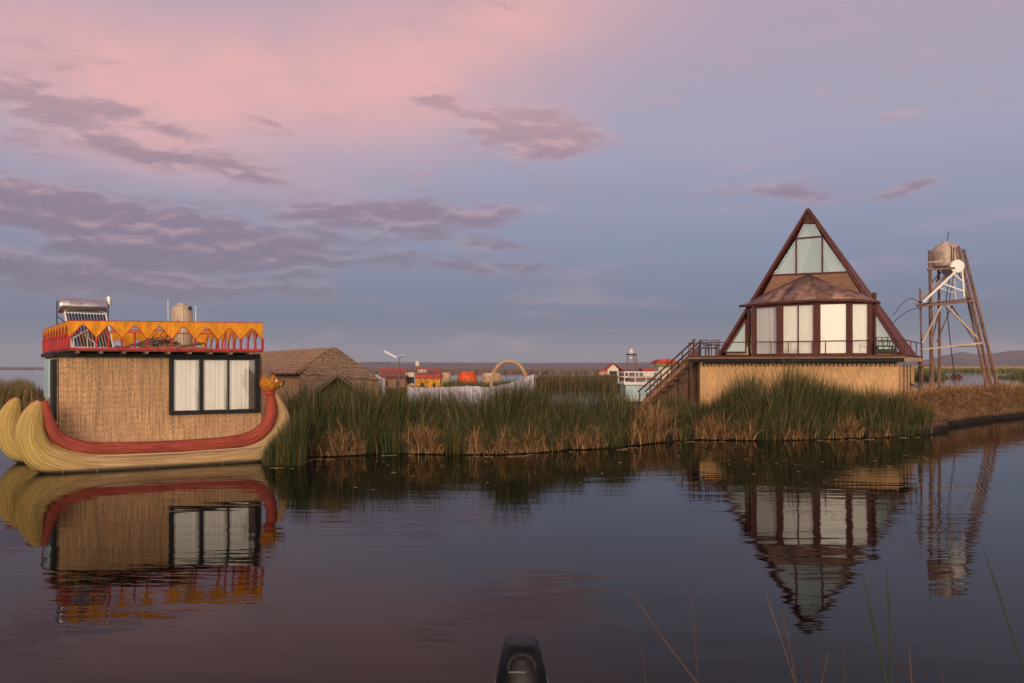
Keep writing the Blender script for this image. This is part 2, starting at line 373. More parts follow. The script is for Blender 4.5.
# ------------------------------------------------------------------ generic builders
def interp(tab, x): return float(np.interp(x, [t[0] for t in tab], [t[1] for t in tab]))
def thatch_wall(mb, a, b, z0, z1, rows, out, step=.03, thick=.024, jit=.010, seed=0, jag=.5, lower=True):
    """overlapping courses of reed, ragged at their lower edges; a,b = 2D base ends, out = 2D outward normal"""
    rnd = random.Random(seed); a, b, out = Vector(a), Vector(b), Vector(out)
    Ln = (b-a).length; n = max(2, int(Ln/step)); h = (z1-z0)/rows
    mb.slab([Vector((a.x,a.y,z0)), Vector((b.x,b.y,z0)), Vector((b.x,b.y,z1)), Vector((a.x,a.y,z1))], Vector((-out.x,-out.y,0))*.06)
    for r in range(rows):
        zt = z0+h*(r+1); zb = z0+h*r
        vs = []; fs = []
        wob = rnd.random()*9
        for i in range(n+1):
            p = a+(b-a)*(i/n); s = .012*math.sin(i*.7*step/.05+wob)+.012*math.sin(i*.23+wob*2)
            j = rnd.uniform(-1,1)*jit; o1 = thick*(.93+.14*rnd.random()+.12*math.sin(i*.31+wob*3))
            vs += [(p.x+out.x*.004, p.y+out.y*.004, zt+s*.6), (p.x+out.x*o1*.9, p.y+out.y*o1*.9, zb+h*.45+s), (p.x+out.x*o1, p.y+out.y*o1, max(zb-h*.10+j+s*.6, z0-.03)), (p.x+out.x*.002, p.y+out.y*.002, max(zb+j*.5, z0-.02))]
        for i in range(n):
            k = i*4
            for q in range(3): fs.append((k+q, k+4+q, k+5+q, k+1+q))
        mb.add(vs, fs)
def slope_thatch(mb, e0, e1, r0, r1, rows, cols, thick=.06, jit=.05, seed=0):
    """roof slope: e0,e1 eave ends, r0,r1 ridge ends"""
    rnd = random.Random(seed); e0,e1,r0,r1 = map(Vector, (e0,e1,r0,r1))
    nrm = (e1-e0).cross(r0-e0).normalized()
    if nrm.z < 0: nrm = -nrm
    for r in range(rows):
        t0 = r/rows-.25/rows; t1 = (r+1)/rows; vs = []; fs = []
        for i in range(cols+1):
            u = i/cols; lo = e0.lerp(e1, u); hi = r0.lerp(r1, u)
            j = rnd.uniform(-1,1)*jit
            q = (lo-hi).normalized()*j
            vs += [lo.lerp(hi, t1)+nrm*.01, lo.lerp(hi, t0)+nrm*thick*(.8+.4*rnd.random())+q, lo.lerp(hi, t0)+q-nrm*.01]
        for i in range(cols):
            k = i*3; fs += [(k, k+3, k+4, k+1), (k+1, k+4, k+5, k+2)]
        mb.add(vs, fs)
    mb.slab([e0, e1, r1, r0], nrm*-.05)
def curtain(mb, a, b, z0, z1, folds, amp=.03):
    a, b = Vector(a), Vector(b); n = folds*6; d = (b-a).normalized(); o = Vector((d.y, -d.x))
    vs = []; fs = []
    for i in range(n+1):
        p = a+(b-a)*i/n; ph = i/6*2*math.pi
        s = amp*(math.sin(ph+1.3*math.sin(ph*.37))*(.7+.4*math.sin(ph*.21+2))+.35*math.sin(ph*.53+1)); q = p+o*s; q2 = p+o*s*1.25
        vs += [(q.x, q.y, z1), (q2.x, q2.y, z0)]
    for i in range(n): k = 2*i; fs.append((k, k+1, k+3, k+2))
    return mb.add(vs, fs)

def blades(name, pts, H, W, lean, colr, coltip, segs=3, droop=.25, wind=(0,0), label=None, cat=None):
    """a thicket of real leaf blades. pts (n,3), H,W (n,), lean (n,2), colours (n,3)"""
    n = len(pts); pts = np.asarray(pts); ang = rng.uniform(0, np.pi, n); wx, wy = np.cos(ang), np.sin(ang)
    lev = np.linspace(0, 1, segs+1); vn = 2*segs+1
    V = np.zeros((n, vn, 3)); C = np.ones((n, vn, 4))
    for i, t in enumerate(lev):
        cx = pts[:,0]+lean[:,0]*H*(t**1.8); cy = pts[:,1]+lean[:,1]*H*(t**1.8)
        l2 = np.hypot(lean[:,0], lean[:,1]); cz = pts[:,2]+H*t*(1-droop*np.minimum(l2, 1.5)*t)
        w = W*(1-.75*t)
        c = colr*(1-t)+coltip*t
        if i < segs:
            V[:,2*i,0] = cx-wx*w/2; V[:,2*i,1] = cy-wy*w/2; V[:,2*i,2] = cz
            V[:,2*i+1,0] = cx+wx*w/2; V[:,2*i+1,1] = cy+wy*w/2; V[:,2*i+1,2] = cz
            C[:,2*i,:3] = c; C[:,2*i+1,:3] = c
        else:
            V[:,-1,0] = cx; V[:,-1,1] = cy; V[:,-1,2] = cz; C[:,-1,:3] = c
    b0 = np.arange(n)*vn
    loops = []; 
    for i in range(segs-1):
        loops.append(np.stack([b0+2*i, b0+2*i+1, b0+2*i+3, b0+2*i+2], 1))
    q = np.stack(loops, 1).reshape(-1, 4); tr = np.stack([b0+2*segs-2, b0+2*segs-1, b0+2*segs], 1)
    me = bpy.data.meshes.new(name); me.vertices.add(n*vn); me.vertices.foreach_set('co', V.reshape(-1))
    li = np.concatenate([q.reshape(-1), tr.reshape(-1)]); me.loops.add(len(li)); me.loops.foreach_set('vertex_index', li.astype(np.int32))
    nf = len(q)+len(tr); me.polygons.add(nf)
    st = np.concatenate([np.arange(len(q))*4, len(q)*4+np.arange(len(tr))*3]).astype(np.int32)
    me.polygons.foreach_set('loop_start', st)
    me.update(calc_edges=True); me.validate()
    at = me.attributes.new('tint', 'FLOAT_COLOR', 'POINT'); at.data.foreach_set('color', C.reshape(-1))
    me.materials.append(M['reed'])
    o = bpy.data.objects.new(name, me); COL.objects.link(o); tag(o, label, cat, kind='stuff')
    return o
def pick(n, palette, weights, jitter=.25):
    pal = np.array(palette); idx = rng.choice(len(pal), n, p=np.array(weights)/sum(weights))
    return np.clip(pal[idx]*rng.uniform(1-jitter, 1+jitter, (n,1))*rng.uniform(.92,1.08,(n,3)), 0, 1)

# ------------------------------------------------------------------ reed island and reeds
WL = [(150,467),(262,468),(280,465),(295,461),(310,458),(350,456),(400,454),(450,455),(500,455),(540,453),(580,450),(620,448),(660,443),(700,440),(760,441),(820,440),(880,438),(925,436),(940,432)]
TOP = [(262,436),(272,424),(284,411),(300,394),(320,389),(340,385),(358,383),(376,386),(392,390),(404,396),(422,393),(436,390),(455,387),(480,386),(500,388),(525,385),(560,387),(600,391),(622,388),(636,398),(650,414),(662,401),(680,396),(698,406),(712,403),(725,385),(740,376),(755,369),(775,366),(795,369),(815,376),(840,385),(880,391),(905,396),(925,408)]
def front(px): return 2250/(interp(WL, px)-HZ)
def wob(x, s=1.0, k=0): return noise.noise(Vector((x*s, 7.3+k, k*3.1)))
def grid_terrain(name, pxs, dfun, nd, zfun, mt, label=None, cat=None, kind='structure'):
    vs = []; fs = []; m = len(pxs)
    for i, px in enumerate(pxs):
        d0, d1 = dfun(px)
        for j in range(nd+1):
            t = j/nd; d = d0+(d1-d0)*t**1.5
            vs.append(((px-512)/F*d, d, zfun(px, d, d0, d1)))
    for i in range(m-1):
        for j in range(nd):
            a = i*(nd+1)+j; fs.append((a, a+nd+1, a+nd+2, a+1))
    mb = MB().add(vs, fs); o = mb.build(name, mt, smooth=True); tag(o, label, cat, kind=kind); return o
def island_z(px, d, d0, d1):
    e = min(d-d0, d1-d); k = max(0, min(1, e/1.4)); 
    return -.25+.55*(k*k*(3-2*k))+.10*noise.noise(Vector((px*.05, d*1.3, 0)))*k
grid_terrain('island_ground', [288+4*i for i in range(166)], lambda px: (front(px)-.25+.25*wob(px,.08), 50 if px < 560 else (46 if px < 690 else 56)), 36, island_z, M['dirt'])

n = 78000
px = rng.uniform(258, 932, n); 
d0 = np.array([front(p) for p in px]); 
dep = rng.beta(1.1, 2.0, n)*7.0+.15
tc_px = rng.uniform(250, 940, 230); tc_dp = rng.beta(1.1,1.8,230)*7; tc_h = rng.uniform(.55,1.12,230); tc_l = rng.normal(0,.10,230)
dist = ((px[:,None]-tc_px[None])*.032)**2+((dep[:,None]-tc_dp[None])*.8)**2; near = dist.argmin(1); dn_ = np.sqrt(dist.min(1))
fan_x = (px-tc_px[near])*.032; fan_y = (dep-tc_dp[near])
clump = np.array([noise.noise(Vector((p*.045, q*.5, 1.0))) for p, q in zip(px, dep)])
clump2 = np.array([noise.noise(Vector((p*.16, q*.9, 4.0))) for p, q in zip(px, dep)])
d = d0+dep
top_y = np.array([interp(TOP, p) for p in px])
zt = CH-(top_y-HZ)/F*(d0+2.5)
edge = np.clip(dep/1.6, .42, 1)
bare = np.array([max(0, 1-abs(p-648)/22)+max(0, 1-abs(p-712)/14)*.9 for p in px])   # slumped straw gaps
Hh = (zt-.15)*edge*rng.uniform(.66, 1.04, n)*(1+.16*clump2+.10*clump)*tc_h[near]*1.06
stray = rng.random(n) < .05; Hh[stray] *= 1.22
keep = (clump*.7+clump2*.4+.62-dn_*1.15+rng.uniform(-.4,.4,n) > 0) & (Hh > .25) & (rng.random(n) > bare*(dep < 3.2)*.92)
# keep clear of the straw wall and of the houseboat stern
keep &= ~((px > 690) & (px < 905) & (d > 37.2)); keep &= ~((px < 290) & (dep > .75)); keep &= ~((px<300)&(d>27.5))
px, d, dep, Hh, clump, clump2, near, fan_x, fan_y = [a_[keep] for a_ in (px, d, dep, Hh, clump, clump2, near, fan_x, fan_y)]
n = len(px); print('reed blades', n)
pts = np.stack([(px-512)/F*d, d, np.clip(dep/1.4,0,1)*.3-.05], 1)
lean = rng.normal(0, .085, (n,2)); lean[:,0] += np.clip(fan_x*.42,-.5,.5)+tc_l[near]; lean[:,1] += np.clip(fan_y*.18,-.3,.3); big = rng.random(n) < .10; lean[big] *= 2.8; bent = rng.random(n) < .012; lean[bent] = rng.normal(0,.7,(int(bent.sum()),2))
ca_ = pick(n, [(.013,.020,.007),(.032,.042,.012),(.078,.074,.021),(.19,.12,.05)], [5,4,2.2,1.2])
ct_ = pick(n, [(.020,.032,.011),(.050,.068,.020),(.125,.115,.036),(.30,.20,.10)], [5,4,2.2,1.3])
patchbrown = (clump2 > .28); ca_[patchbrown] = ca_[patchbrown]*np.array([1.7,1.25,1.0])
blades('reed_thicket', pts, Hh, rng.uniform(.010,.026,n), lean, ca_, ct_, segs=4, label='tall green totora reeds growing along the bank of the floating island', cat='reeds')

# reeds standing in front of the houseboat stern
n = 1900; px = rng.uniform(265, 303, n)+rng.normal(0,2.5,n); d = rng.uniform(22.8, 23.85, n)-.012*(px-263)*0
ty = np.interp(px, [263,270,280,290,303], [446,436,424,412,398]); Hh = (CH-(ty-HZ)/F*d)*rng.uniform(.35,1.08,n)
pts = np.stack([(px-512)/F*d, d, np.full(n,-.03)], 1)
blades('stern_reeds', pts, Hh, rng.uniform(.010,.024,n), rng.normal(0,.10,(n,2)), pick(n, [(.022,.034,.010),(.045,.058,.016),(.09,.08,.025),(.20,.13,.05)], [4,4,2,1]), pick(n, [(.03,.045,.014),(.06,.075,.022),(.13,.11,.04),(.28,.18,.08)], [4,4,2,1]), segs=4, label='green reeds growing in front of the houseboat stern below the animal head', cat='reeds')

# dead straw hanging at the waterline
n = 21000
px = rng.uniform(262, 932, n); q = np.array([noise.noise(Vector((p*.03, 2.0, 0)))+.5*noise.noise(Vector((p*.11, 5.0, 0))) for p in px])
q *= 1.25
for c, wd, am in ((322,12,.35),(350,20,.6),(437,24,.75),(474,8,.4),(503,9,.45),(529,24,.75),(562,6,.3),(603,13,.35),(655,28,.7),(705,20,.65),(729,9,.5),(798,11,.45),(823,15,.55),(872,8,.35)): q += np.exp(-((px-c)/wd)**2)*am
keep = q+rng.uniform(-.28,.28,n) > .40; px = px[keep]; q = q[keep]; n = len(px)
d0 = np.array([front(p) for p in px]); dep = np.abs(rng.normal(.1, .55, n)); dep = np.where(np.abs(px-648)<24, dep*3.0, dep); d = d0+dep
pts = np.stack([(px-512)/F*d, d, .02+np.clip(dep/1.4,0,1)*.35], 1)
Hh = rng.uniform(.15, .85, n)*(1+.5*np.array([noise.noise(Vector((p*.22,9.,0))) for p in px]))*np.clip(q+.35,.4,1.2)*np.where(np.abs(px-648)<24,1.5,1)
lean = rng.normal(0, .45, (n,2)); lean[:,1] -= .35
c = pick(n, [(.32,.175,.075),(.50,.30,.15),(.17,.09,.04),(.06,.045,.02)], [4,3,3,3])
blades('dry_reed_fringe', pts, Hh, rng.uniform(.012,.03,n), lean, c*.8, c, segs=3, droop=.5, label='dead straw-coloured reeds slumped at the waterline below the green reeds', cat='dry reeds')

# low floating debris along the edge
mb = MB()
for i in range(34):
    p = random.uniform(270, 930); dd = front(p)-.25-abs(random.gauss(0,.22)); x = (p-512)/F*dd; a = random.uniform(-.5,.5)+(.0); l = random.uniform(.08,.45)
    mb.bar((x, dd, .006), (x+math.cos(a)*l, dd+math.sin(a)*l*.5, .008), random.uniform(.006,.02), .012)
for i in range(150):
    p = random.uniform(200, 940); yy = random.choice((random.gauss(462,5), random.gauss(470,12))); dd = 2250/(max(yy, interp(WL, p)+3)-HZ); x = (p-512)/F*dd; a = random.uniform(0,3.1); l = random.uniform(.02,.12)
    mb.bar((x, dd, .004), (x+math.cos(a)*l, dd+math.sin(a)*l, .005), random.uniform(.006,.014), .008)
tag(mb.build('floating_straw', mat('floating_straw', (.24,.15,.09), .9, .4)), 'loose straw and bits floating in the water along the reed edge', 'straw debris', kind='stuff')

# ------------------------------------------------------------------ straw bank on the right
WB = [(905,434),(925,431),(940,428),(960,424.5),(985,421),(1024,416.5),(1100,411),(1300,402)]
BT = [(905,400),(925,395),(950,392),(985,391),(1005,389),(1024,390),(1300,384)]
def bf(px): return 2250/(interp(WB, px)-HZ)
def bank_top(px, d): return CH-(interp(BT, px)-HZ)/F*(bf(px)+3)
def bank_z(px, d, d0, d1):
    e = min(d-d0, (d1-d)*.8); k = max(0, min(1, e/1.9)); k = k**.6
    return -.3+(bank_top(px, d)+.25)*k+.12*noise.noise(Vector((px*.06, d*1.2, 3)))*k
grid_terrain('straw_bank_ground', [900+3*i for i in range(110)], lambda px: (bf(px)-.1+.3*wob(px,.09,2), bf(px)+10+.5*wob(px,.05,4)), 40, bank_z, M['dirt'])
n = 34000
px = rng.uniform(908, 1200, n); d0 = np.array([bf(p) for p in px]); dep = rng.beta(1,2.2,n)*8+.02; d = d0+dep
z = np.array([bank_z(a, b_, c_, c_+10) for a, b_, c_ in zip(px, d, d0)])
_k = z > .20; px, d0, dep, d, z = px[_k], d0[_k], dep[_k], d[_k], z[_k]; n = len(px)
pts = np.stack([(px-512)/F*d, d, z-.03], 1)
on = dep < 2.2
lean = rng.normal(0,.7,(n,2)); lean[on,1] -= 1.0; cc = np.array([noise.noise(Vector((p*.05, q_*.8, 2))) for p, q_ in zip(px, dep)])
lean[:,0] += cc*1.2
Hh = rng.uniform(.15,.80,n)*np.where(dep<.7,.7,1)*(1+.5*cc)
c = pick(n, [(.42,.22,.09),(.58,.34,.16),(.24,.12,.05),(.09,.05,.028),(.08,.08,.03)], [4,3,3,3,.6]); c *= (1+.5*cc)[:,None]
blades('straw_bank_thatch', pts, Hh, rng.uniform(.012,.032,n), lean, c*.8, c, segs=3, droop=.75, label='matted orange-brown dead straw covering the bank below the water tower', cat='dry reeds')

# ------------------------------------------------------------------ distant reed beds
def farbed(name, pxa, pxb, d0, depth, h, n, W, label, pal, wts, edge=.12):
    px = rng.uniform(pxa, pxb, n); dep = rng.beta(1,1.6,n)*depth; d = d0+dep+np.array([d0*.05*noise.noise(Vector((p*.04,1,d0))) for p in px])
    k = np.array([.8+.28*noise.noise(Vector((p*.05, q_*.05, d0)))+.18*noise.noise(Vector((p*.3, q_*.1, d0))) for p, q_ in zip(px, dep)])
    ta = np.clip(np.minimum(px-pxa, pxb-px)/((pxb-pxa)*edge), .25, 1)
    pts = np.stack([(px-512)/F*d, d, np.full(n, -.02)], 1); H = h*k*ta*rng.uniform(.7,1.1,n)
    c = pick(n, pal, wts); blades(name, pts, H, rng.uniform(.6,1.2,n)*W, rng.normal(0,.12,(n,2)), c*.9, c, segs=2, label=label, cat='reeds')
green = [(.05,.065,.02),(.085,.09,.03),(.16,.12,.05),(.26,.15,.07)]
farbed('far_reed_bed', -140, 53, 52, 26, 2.15, 12000, .06, 'olive and brown reeds on the far side of the water, left of the houseboat', green, [3,3,3,4])
farbed('far_reed_bed', 525, 642, 104, 50, 1.85, 9000, .10, 'dark reed belt across the open water, left of the white house', [(.05,.05,.02),(.09,.07,.03),(.20,.11,.06)], [3,4,2])
farbed('far_reed_bed', 438, 536, 66, 24, 1.62, 9000, .07, 'dark reeds in front of the orange shelter and behind the white cloth', green, [5,4,2,.6], .06)
farbed('far_reed_bed', 372, 440, 84, 9, .75, 3000, .08, 'low dark reeds along the hulls of the distant railed boats', green, [5,4,1,.4])
farbed('far_reed_bed', 998, 1250, 190, 50, 2.5, 7000, .16, 'olive reed clump standing in the lake at the right edge', green, [4,4,3,1])
farbed('far_reed_bed', 905, 949, 185, 40, 1.7, 2500, .16, 'small dark reed clump in the lake behind the water tower legs', green, [5,4,1,.5])
farbed('far_reed_bed', 880, 1300, 430, 160, 2.6, 9000, .5, 'green reed belt far across the lake under the hills', [(.09,.11,.03),(.16,.15,.05)], [2,2], .02)
farbed('far_reed_bed', 860, 1350, 700, 300, 4.2, 8000, .9, 'pale golden reed belt along the far shore under the hills', [(.50,.32,.13),(.40,.26,.10)], [2,2], .02)
farbed('far_reed_bed', 330, 720, 340, 500, 1.7, 16000, .8, 'brownish purple belt of reeds along the far shore, left and centre', [(.16,.10,.09),(.22,.14,.11),(.10,.08,.07)], [2,2,1], .08)
farbed('far_reed_bed', -200, 380, 900, 300, 1.6, 6000, 1.2, 'thin line of reeds on the far shore behind the houseboat', [(.14,.11,.09),(.20,.13,.10)], [2,2], .02)

# ------------------------------------------------------------------ hills
HP = [(-400,.4),(-150,.4),(0,.4),(240,.5),(310,3.5),(370,5),(480,4.6),(560,4.2),(640,5.0),(760,4.5),(880,4.5),(915,6.5),(935,9.5),(950,13),(962,15.5),(978,12.5),(995,14),(1010,16.5),(1030,16),(1060,19),(1120,15),(1250,22),(1500,12)]
def hill_z(px, d, d0, d1):
    t = (d-d0)/(d1-d0); k = math.sin(math.pi*min(1,t*1.0))**.8 if 0 < t < 1 else 0
    h = interp(HP, px)*(d0+d1)/2/F
    return -1+(h+2)*k*(1+.22*noise.fractal(Vector((px*.02, t*4, 1)), 1, 2, 4))
grid_terrain('hills', [-400+6*i for i in range(320)], lambda px: (3000, 4300), 22, hill_z, M['hill'])

# ================================================================== HOUSEBOAT
O1 = Vector((-11.23, 22.3)); E1 = Vector((.841, .541)); E2 = Vector((-.541, .841))
def B(s, t, z): v = O1+E1*s+E2*t; return Vector((v.x, v.y, z))
def bp(px, py, t):      # point on the boat's vertical plane t=const
    return hit(px, py, B(0, t, 0), Vector((E2.x, E2.y, 0)))
v1, v2, v3 = Vector((*E1, 0)), Vector((*E2, 0)), Vector((0, 0, 1))
boat = thing('reed_houseboat', B(2.5, 1.5, 0), 'twin-hulled reed houseboat with straw cabin, red rolled rim, black-framed window and orange roof parapet', 'houseboat')
def smooth_path(pts, rad, sub=6):
    P_, Q_ = [], []; m = len(pts)
    for i in range(m-1):
        p0, p1, p2, p3 = pts[max(i-1,0)], pts[i], pts[i+1], pts[min(i+2,m-1)]
        r0, r1, r2, r3 = rad[max(i-1,0)], rad[i], rad[i+1], rad[min(i+2,m-1)]
        for k in range(sub):
            t = k/sub; f = lambda a,b_,c,e: ((b_*2)+(c-a)*t+(a*2-b_*5+c*4-e)*t*t+(b_*3-a-c*3+e)*t**3)*.5
            P_.append(f(p0,p1,p2,p3)); Q_.append(max(f(r0,r1,r2,r3), .0004))
    P_.append(pts[-1]); Q_.append(rad[-1]); return P_, Q_
tH = -.95
hp = [((39.5,401.5),.07),((36.5,407),.16),((32.5,418),.26),((30.5,432),.32),((34,446),.35),((43,456.5),.37),((60,462.5),.37),((85,466.5),.37),((120,467),.38),((180,464.5),.38),((235,460),.36),((262,451),.34),((276,438),.28),((283,425),.20),((283.5,413),.13),((279,402),.085),((275,393),.05)]
pts = [bp(a[0], a[1], tH) for a, r in hp]; rad = [r for a, r in hp]
pp, rr = smooth_path(pts, rad)
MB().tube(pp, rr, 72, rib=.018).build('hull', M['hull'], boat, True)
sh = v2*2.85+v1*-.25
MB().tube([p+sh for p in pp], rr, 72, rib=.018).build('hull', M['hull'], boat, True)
# wrapped red tips of the hulls
for s_ in (Vector(), sh):
    MB().tube([pp[0]+s_+Vector((.10,0,-.10)), pp[0]+s_+Vector((.0,0,.02)), pp[0]+s_+v1*-.12+Vector((0,0,.0)), pp[0]+s_+v1*-.30-v3*.07], [.03,.045,.04,.015], 8).build('hull_tip', M['maroon_roof'], boat, True)
# cords round the near hull
for k in range(9):
    i = 30+k*7
    if i >= len(pp)-20: break
    if True: c = pp[i]; t = (pp[i+1]-pp[i-1]).normalized(); x = t.cross(v3).normalized(); y = x.cross(t)
    MB().tube([c+(x*math.cos(a*math.pi/10)+y*math.sin(a*math.pi/10))*(rr[i]+.002) for a in range(21)], .005, 5).build('hull_cord', M['farhut'], boat)
# red rolled rim (gunwale)
rp = [((44.5,401),.085),((46,410),.11),((49,423),.14),((55,435),.155),((66,443),.17),((85,448.5),.175),((110,449.5),.175),((145,448.5),.17),((185,446.5),.17),((225,443.5),.18),((250,438.5),.19),((263,430),.18),((270,418),.16),((271.5,405),.14),((270,396),.115),((268.5,391),.10)]
p2, r2 = smooth_path([bp(a[0], a[1], tH-.02) for a, r in rp], [r for a, r in rp])
MB().tube(p2, r2, 48, rib=.022, ribn=8).build('rim_roll', M['rim'], boat, True)
# far rim roll
MB().tube([p+v2*2.9+v1*-.2 for p in p2[24:]], r2[24:], 12).build('rim_roll', M['rim'], boat, True)
# lashing pole under the rim
MB().tube([B(.7,-1.33,.36), B(2.6,-1.36,.35), B(4.6,-1.33,.40)], .018, 6).build('lashing_pole', M['tank_beige'], boat)
# deck between hulls
MB().box(B(2.45,1.0,.42), v1*2.7, v2*2.0, v3*.08).build('floor', M['plank'], boat)
# cabin walls
mb = MB(); WT = 2.79
thatch_wall(mb, B(0,0,0).xy, B(5.05,0,0).xy, .45, WT, 16, -E2, seed=1)
thatch_wall(mb, B(5.05,0,0).xy, B(5.05,3.0,0).xy, .45, WT, 16, E1, seed=2)
thatch_wall(mb, B(0,3.0,0).xy, B(0,0,0).xy, .45, WT, 16, -E1, seed=3)
thatch_wall(mb, B(5.05,3.0,0).xy, B(0,3.0,0).xy, .45, WT, 16, E2, seed=4)
mb.build('cabin_wall', M['thatch'], boat)
# front window: frame proud of the wall
def sb(px, t=-.06):
    h = bp(px, 400, t); return (h.xy-O1).dot(E1)
sw0, sw1 = sb(169), sb(259.5); zw1 = WT+.06; zw0 = CH-(415-HZ)/F*23.6
fr = MB()
def fb(s0, s1, z0, z1, th=.05, t=-.085): fr.box(B((s0+s1)/2, t, (z0+z1)/2), v1*abs(s1-s0)/2, v2*th, v3*(z1-z0)/2)
m1, m2 = sb(201), sb(228)
fb(sw0, sw1, zw0, zw0+.10); fb(sw0, sw1, zw1-.16, zw1); fb(sw0, sw0+.11, zw0+.1, zw1-.16); fb(sw1-.14, sw1, zw0+.1, zw1-.16)
fb(m1-.05, m1+.05, zw0+.1, zw1-.16); fb(m2-.02, m2+.02, zw0+.1, zw1-.16, .04)
win = fr.build('window', M['blackwood'], boat, bevel=.004)
xs = [sw0+.11, m1-.05, m1+.05, m2-.02, m2+.02, sw1-.14]
for k in range(3):
    a, b_ = xs[2*k], xs[2*k+1]
    MB().box(B((a+b_)/2, -.10, (zw0+zw1-.06)/2), v1*(b_-a)/2, v2*.004, v3*(zw1-zw0-.26)/2).build('pane', M['glass'], win)
    cb = b_ if k < 2 else b_-.14
    cm = MB(); curtain(cm, B(a+.01,-.058,0).xy, B(cb-.02,-.058,0).xy, zw0+.11, zw1-.17, 5 if k < 2 else 4, .015)
    cm.build('curtain', M['curtain'], win, True)
MB().box(B((sw0+sw1)/2, -.036, (zw0+zw1)/2), v1*(sw1-sw0)/2*.98, v2*.002, v3*(zw1-zw0)/2*.95).build('dark_interior', mat('dark_interior', (.16,.14,.13), .9), win)
# side door (black, seen edge on)
dr = MB(); dr.box(B(-.075, .55, 1.92), v1*.035, v2*.30, v3*.74).box(B(-.05, .55, 1.92), v1*.02, v2*.36, v3*.77)
dr.build('door', M['blackwood'], boat)
MB().box(B(-.09, 1.75, 2.2), v1*.03, v2*.55, v3*.5).build('side_window', M['paleblue'], boat)
# beam, roof deck and joists
tf = -.6; s0b, s1b = .17, 4.91; tb = 5.5
mb = MB(); mb.box(B(2.46, -.09, 2.81), v1*2.52, v2*.09, v3*.05); mb.box(B(-.06, 1.48, 2.81), v1*.07, v2*1.47, v3*.05)
mb.build('top_beam', M['blackwood'], boat)
MB().box(B((s0b+s1b)/2, (tf+tb)/2, 2.92), v1*(s1b-s0b)/2, v2*(tb-tf)/2-v2*.03, v3*.028).build('roof_deck', M['plank'], boat)
for k in range(9):
    s = s0b+.18+k*.53
    MB().box(B(s, (tf+tb)/2-.05, 2.862), v1*.035, v2*(tb-tf)/2, v3*.029).build('joist', M['plank'], boat)
# parapet: yellow boards with arched cut-outs, red trim
def parapet(a, b, ztop0, ztop1, n, kinds, parent, out, vz=.285):
    a, b = Vector(a), Vector(b); root = parent; d = (b-a)/n; o = Vector(out)*.02
    pb = MB(); yb = MB(); tr = MB()
    z0 = 2.95
    for i in range(n):
        p0, p1 = a+d*i, a+d*(i+1); zt0 = ztop0+(ztop1-ztop0)*i/n; zt1 = ztop0+(ztop1-ztop0)*(i+1)/n
        q = lambda u, z: Vector((*(p0+(p1-p0)*u).xy, z)) 
        zv = z0+vz; zm = (zt0+zt1)/2
        curve = [(.03, zv), (.12, zv+.06), (.27, zv+.17), (.40, zv+.26), (.5, zv+.295), (.60, zv+.26), (.73, zv+.17), (.88, zv+.06), (.97, zv)]
        for (u0, c0), (u1, c1) in zip([(0, zv-.02)]+curve, curve+[(1, zv-.02)]):
            zz0 = zt0+(zt1-zt0)*u0; zz1 = zt0+(zt1-zt0)*u1
            yb.slab([q(u0, c0), q(u1, c1), q(u1, zz1), q(u0, zz0)], o)
        for (u0, c0), (u1, c1) in zip(curve, curve[1:]):
            A_, B_ = q(u0, c0)+o, q(u1, c1)+o
            tr.bar(A_, B_, .020, .018)
        tr.box(q(0, (z0+zv)/2)+o*.5, (p1-p0).normalized()*.021, Vector(out)*.022, v3*(zv-z0)/2)
        k = kinds[i]
        if k & 1: tr.bar(q(.25, zv+.13)+o*.4, q(.75, zv+.13)+o*.4, .03)
        if k & 2: tr.bar(q(.5, z0)+o*.4, q(.5, zv+.13)+o*.4, .04)
        if k & 4:
            tr.bar(q(.30, z0)+o*.4, q(.32, zv+.17)+o*.4, .04); tr.bar(q(.68, z0)+o*.4, q(.66, zv+.17)+o*.4, .04)
    tr.box(Vector((*b.xy, z0+.16))+o*.5, d.normalized()*.03, Vector(out)*.03, v3*.16)
    pr = yb.build('parapet', M['yellow'], root)
    tr.build('trim', M['red'], pr)
    rl = MB(); rl.bar(Vector((*a.xy, z0-.005)), Vector((*b.xy, z0+.005)), .06, .06); rl.bar(Vector((*a.xy, ztop0+.012)), Vector((*b.xy, ztop1+.012)), .03, .02)
    rl.build('bottom_rail', M['red'], pr)
parapet(B(s0b,tf,0), B(s1b,tf,0), 3.62, 3.69, 8, [0,3,3,0,1,1,4,4], boat, -v2, .29)
parapet(B(s0b,tb,0), B(s0b,tf+.04,0), 3.60, 3.62, 9, [2]*9, boat, -v1)
parapet(B(s1b,tf+.04,0), B(s1b,tb,0), 3.69, 3.69, 9, [0]*9, boat, v1)
parapet(B(s1b,tb+.03,0), B(s0b,tb+.03,0), 3.69, 3.60, 8, [0]*8, boat, v2, .13)
# puma head figurehead
hc = bp(269.0, 383.5, tH); hv = []
def sphere(c, r, n=18, m=12, f=None):
    vs = []; fs = []
    for j in range(m+1):
        th = math.pi*j/m
        for i in range(n):
            ph = 2*math.pi*i/n; p = Vector((math.sin(th)*math.cos(ph), math.sin(th)*math.sin(ph), math.cos(th)))
            q = Vector((p.x*r[0], p.y*r[1], p.z*r[2])) if f is None else f(p)
            vs.append(c+v1*q.x+v2*q.y+v3*q.z)
    for j in range(m):
        for i in range(n): fs.append((j*n+i, j*n+(i+1) % n, (j+1)*n+(i+1) % n, (j+1)*n+i))
    return vs, fs
def hf(p):
    q = Vector((p.x*.25, p.y*.24, p.z*.265)); k = max(0, p.x-.45)/.55
    q.x += .15*k; q.z = q.z*(1-.45*k)-.02*k; q.y *= 1-.4*k
    j = max(0, -p.z-.3); q.x *= 1-.25*j; q.y *= 1-.25*j
    return q
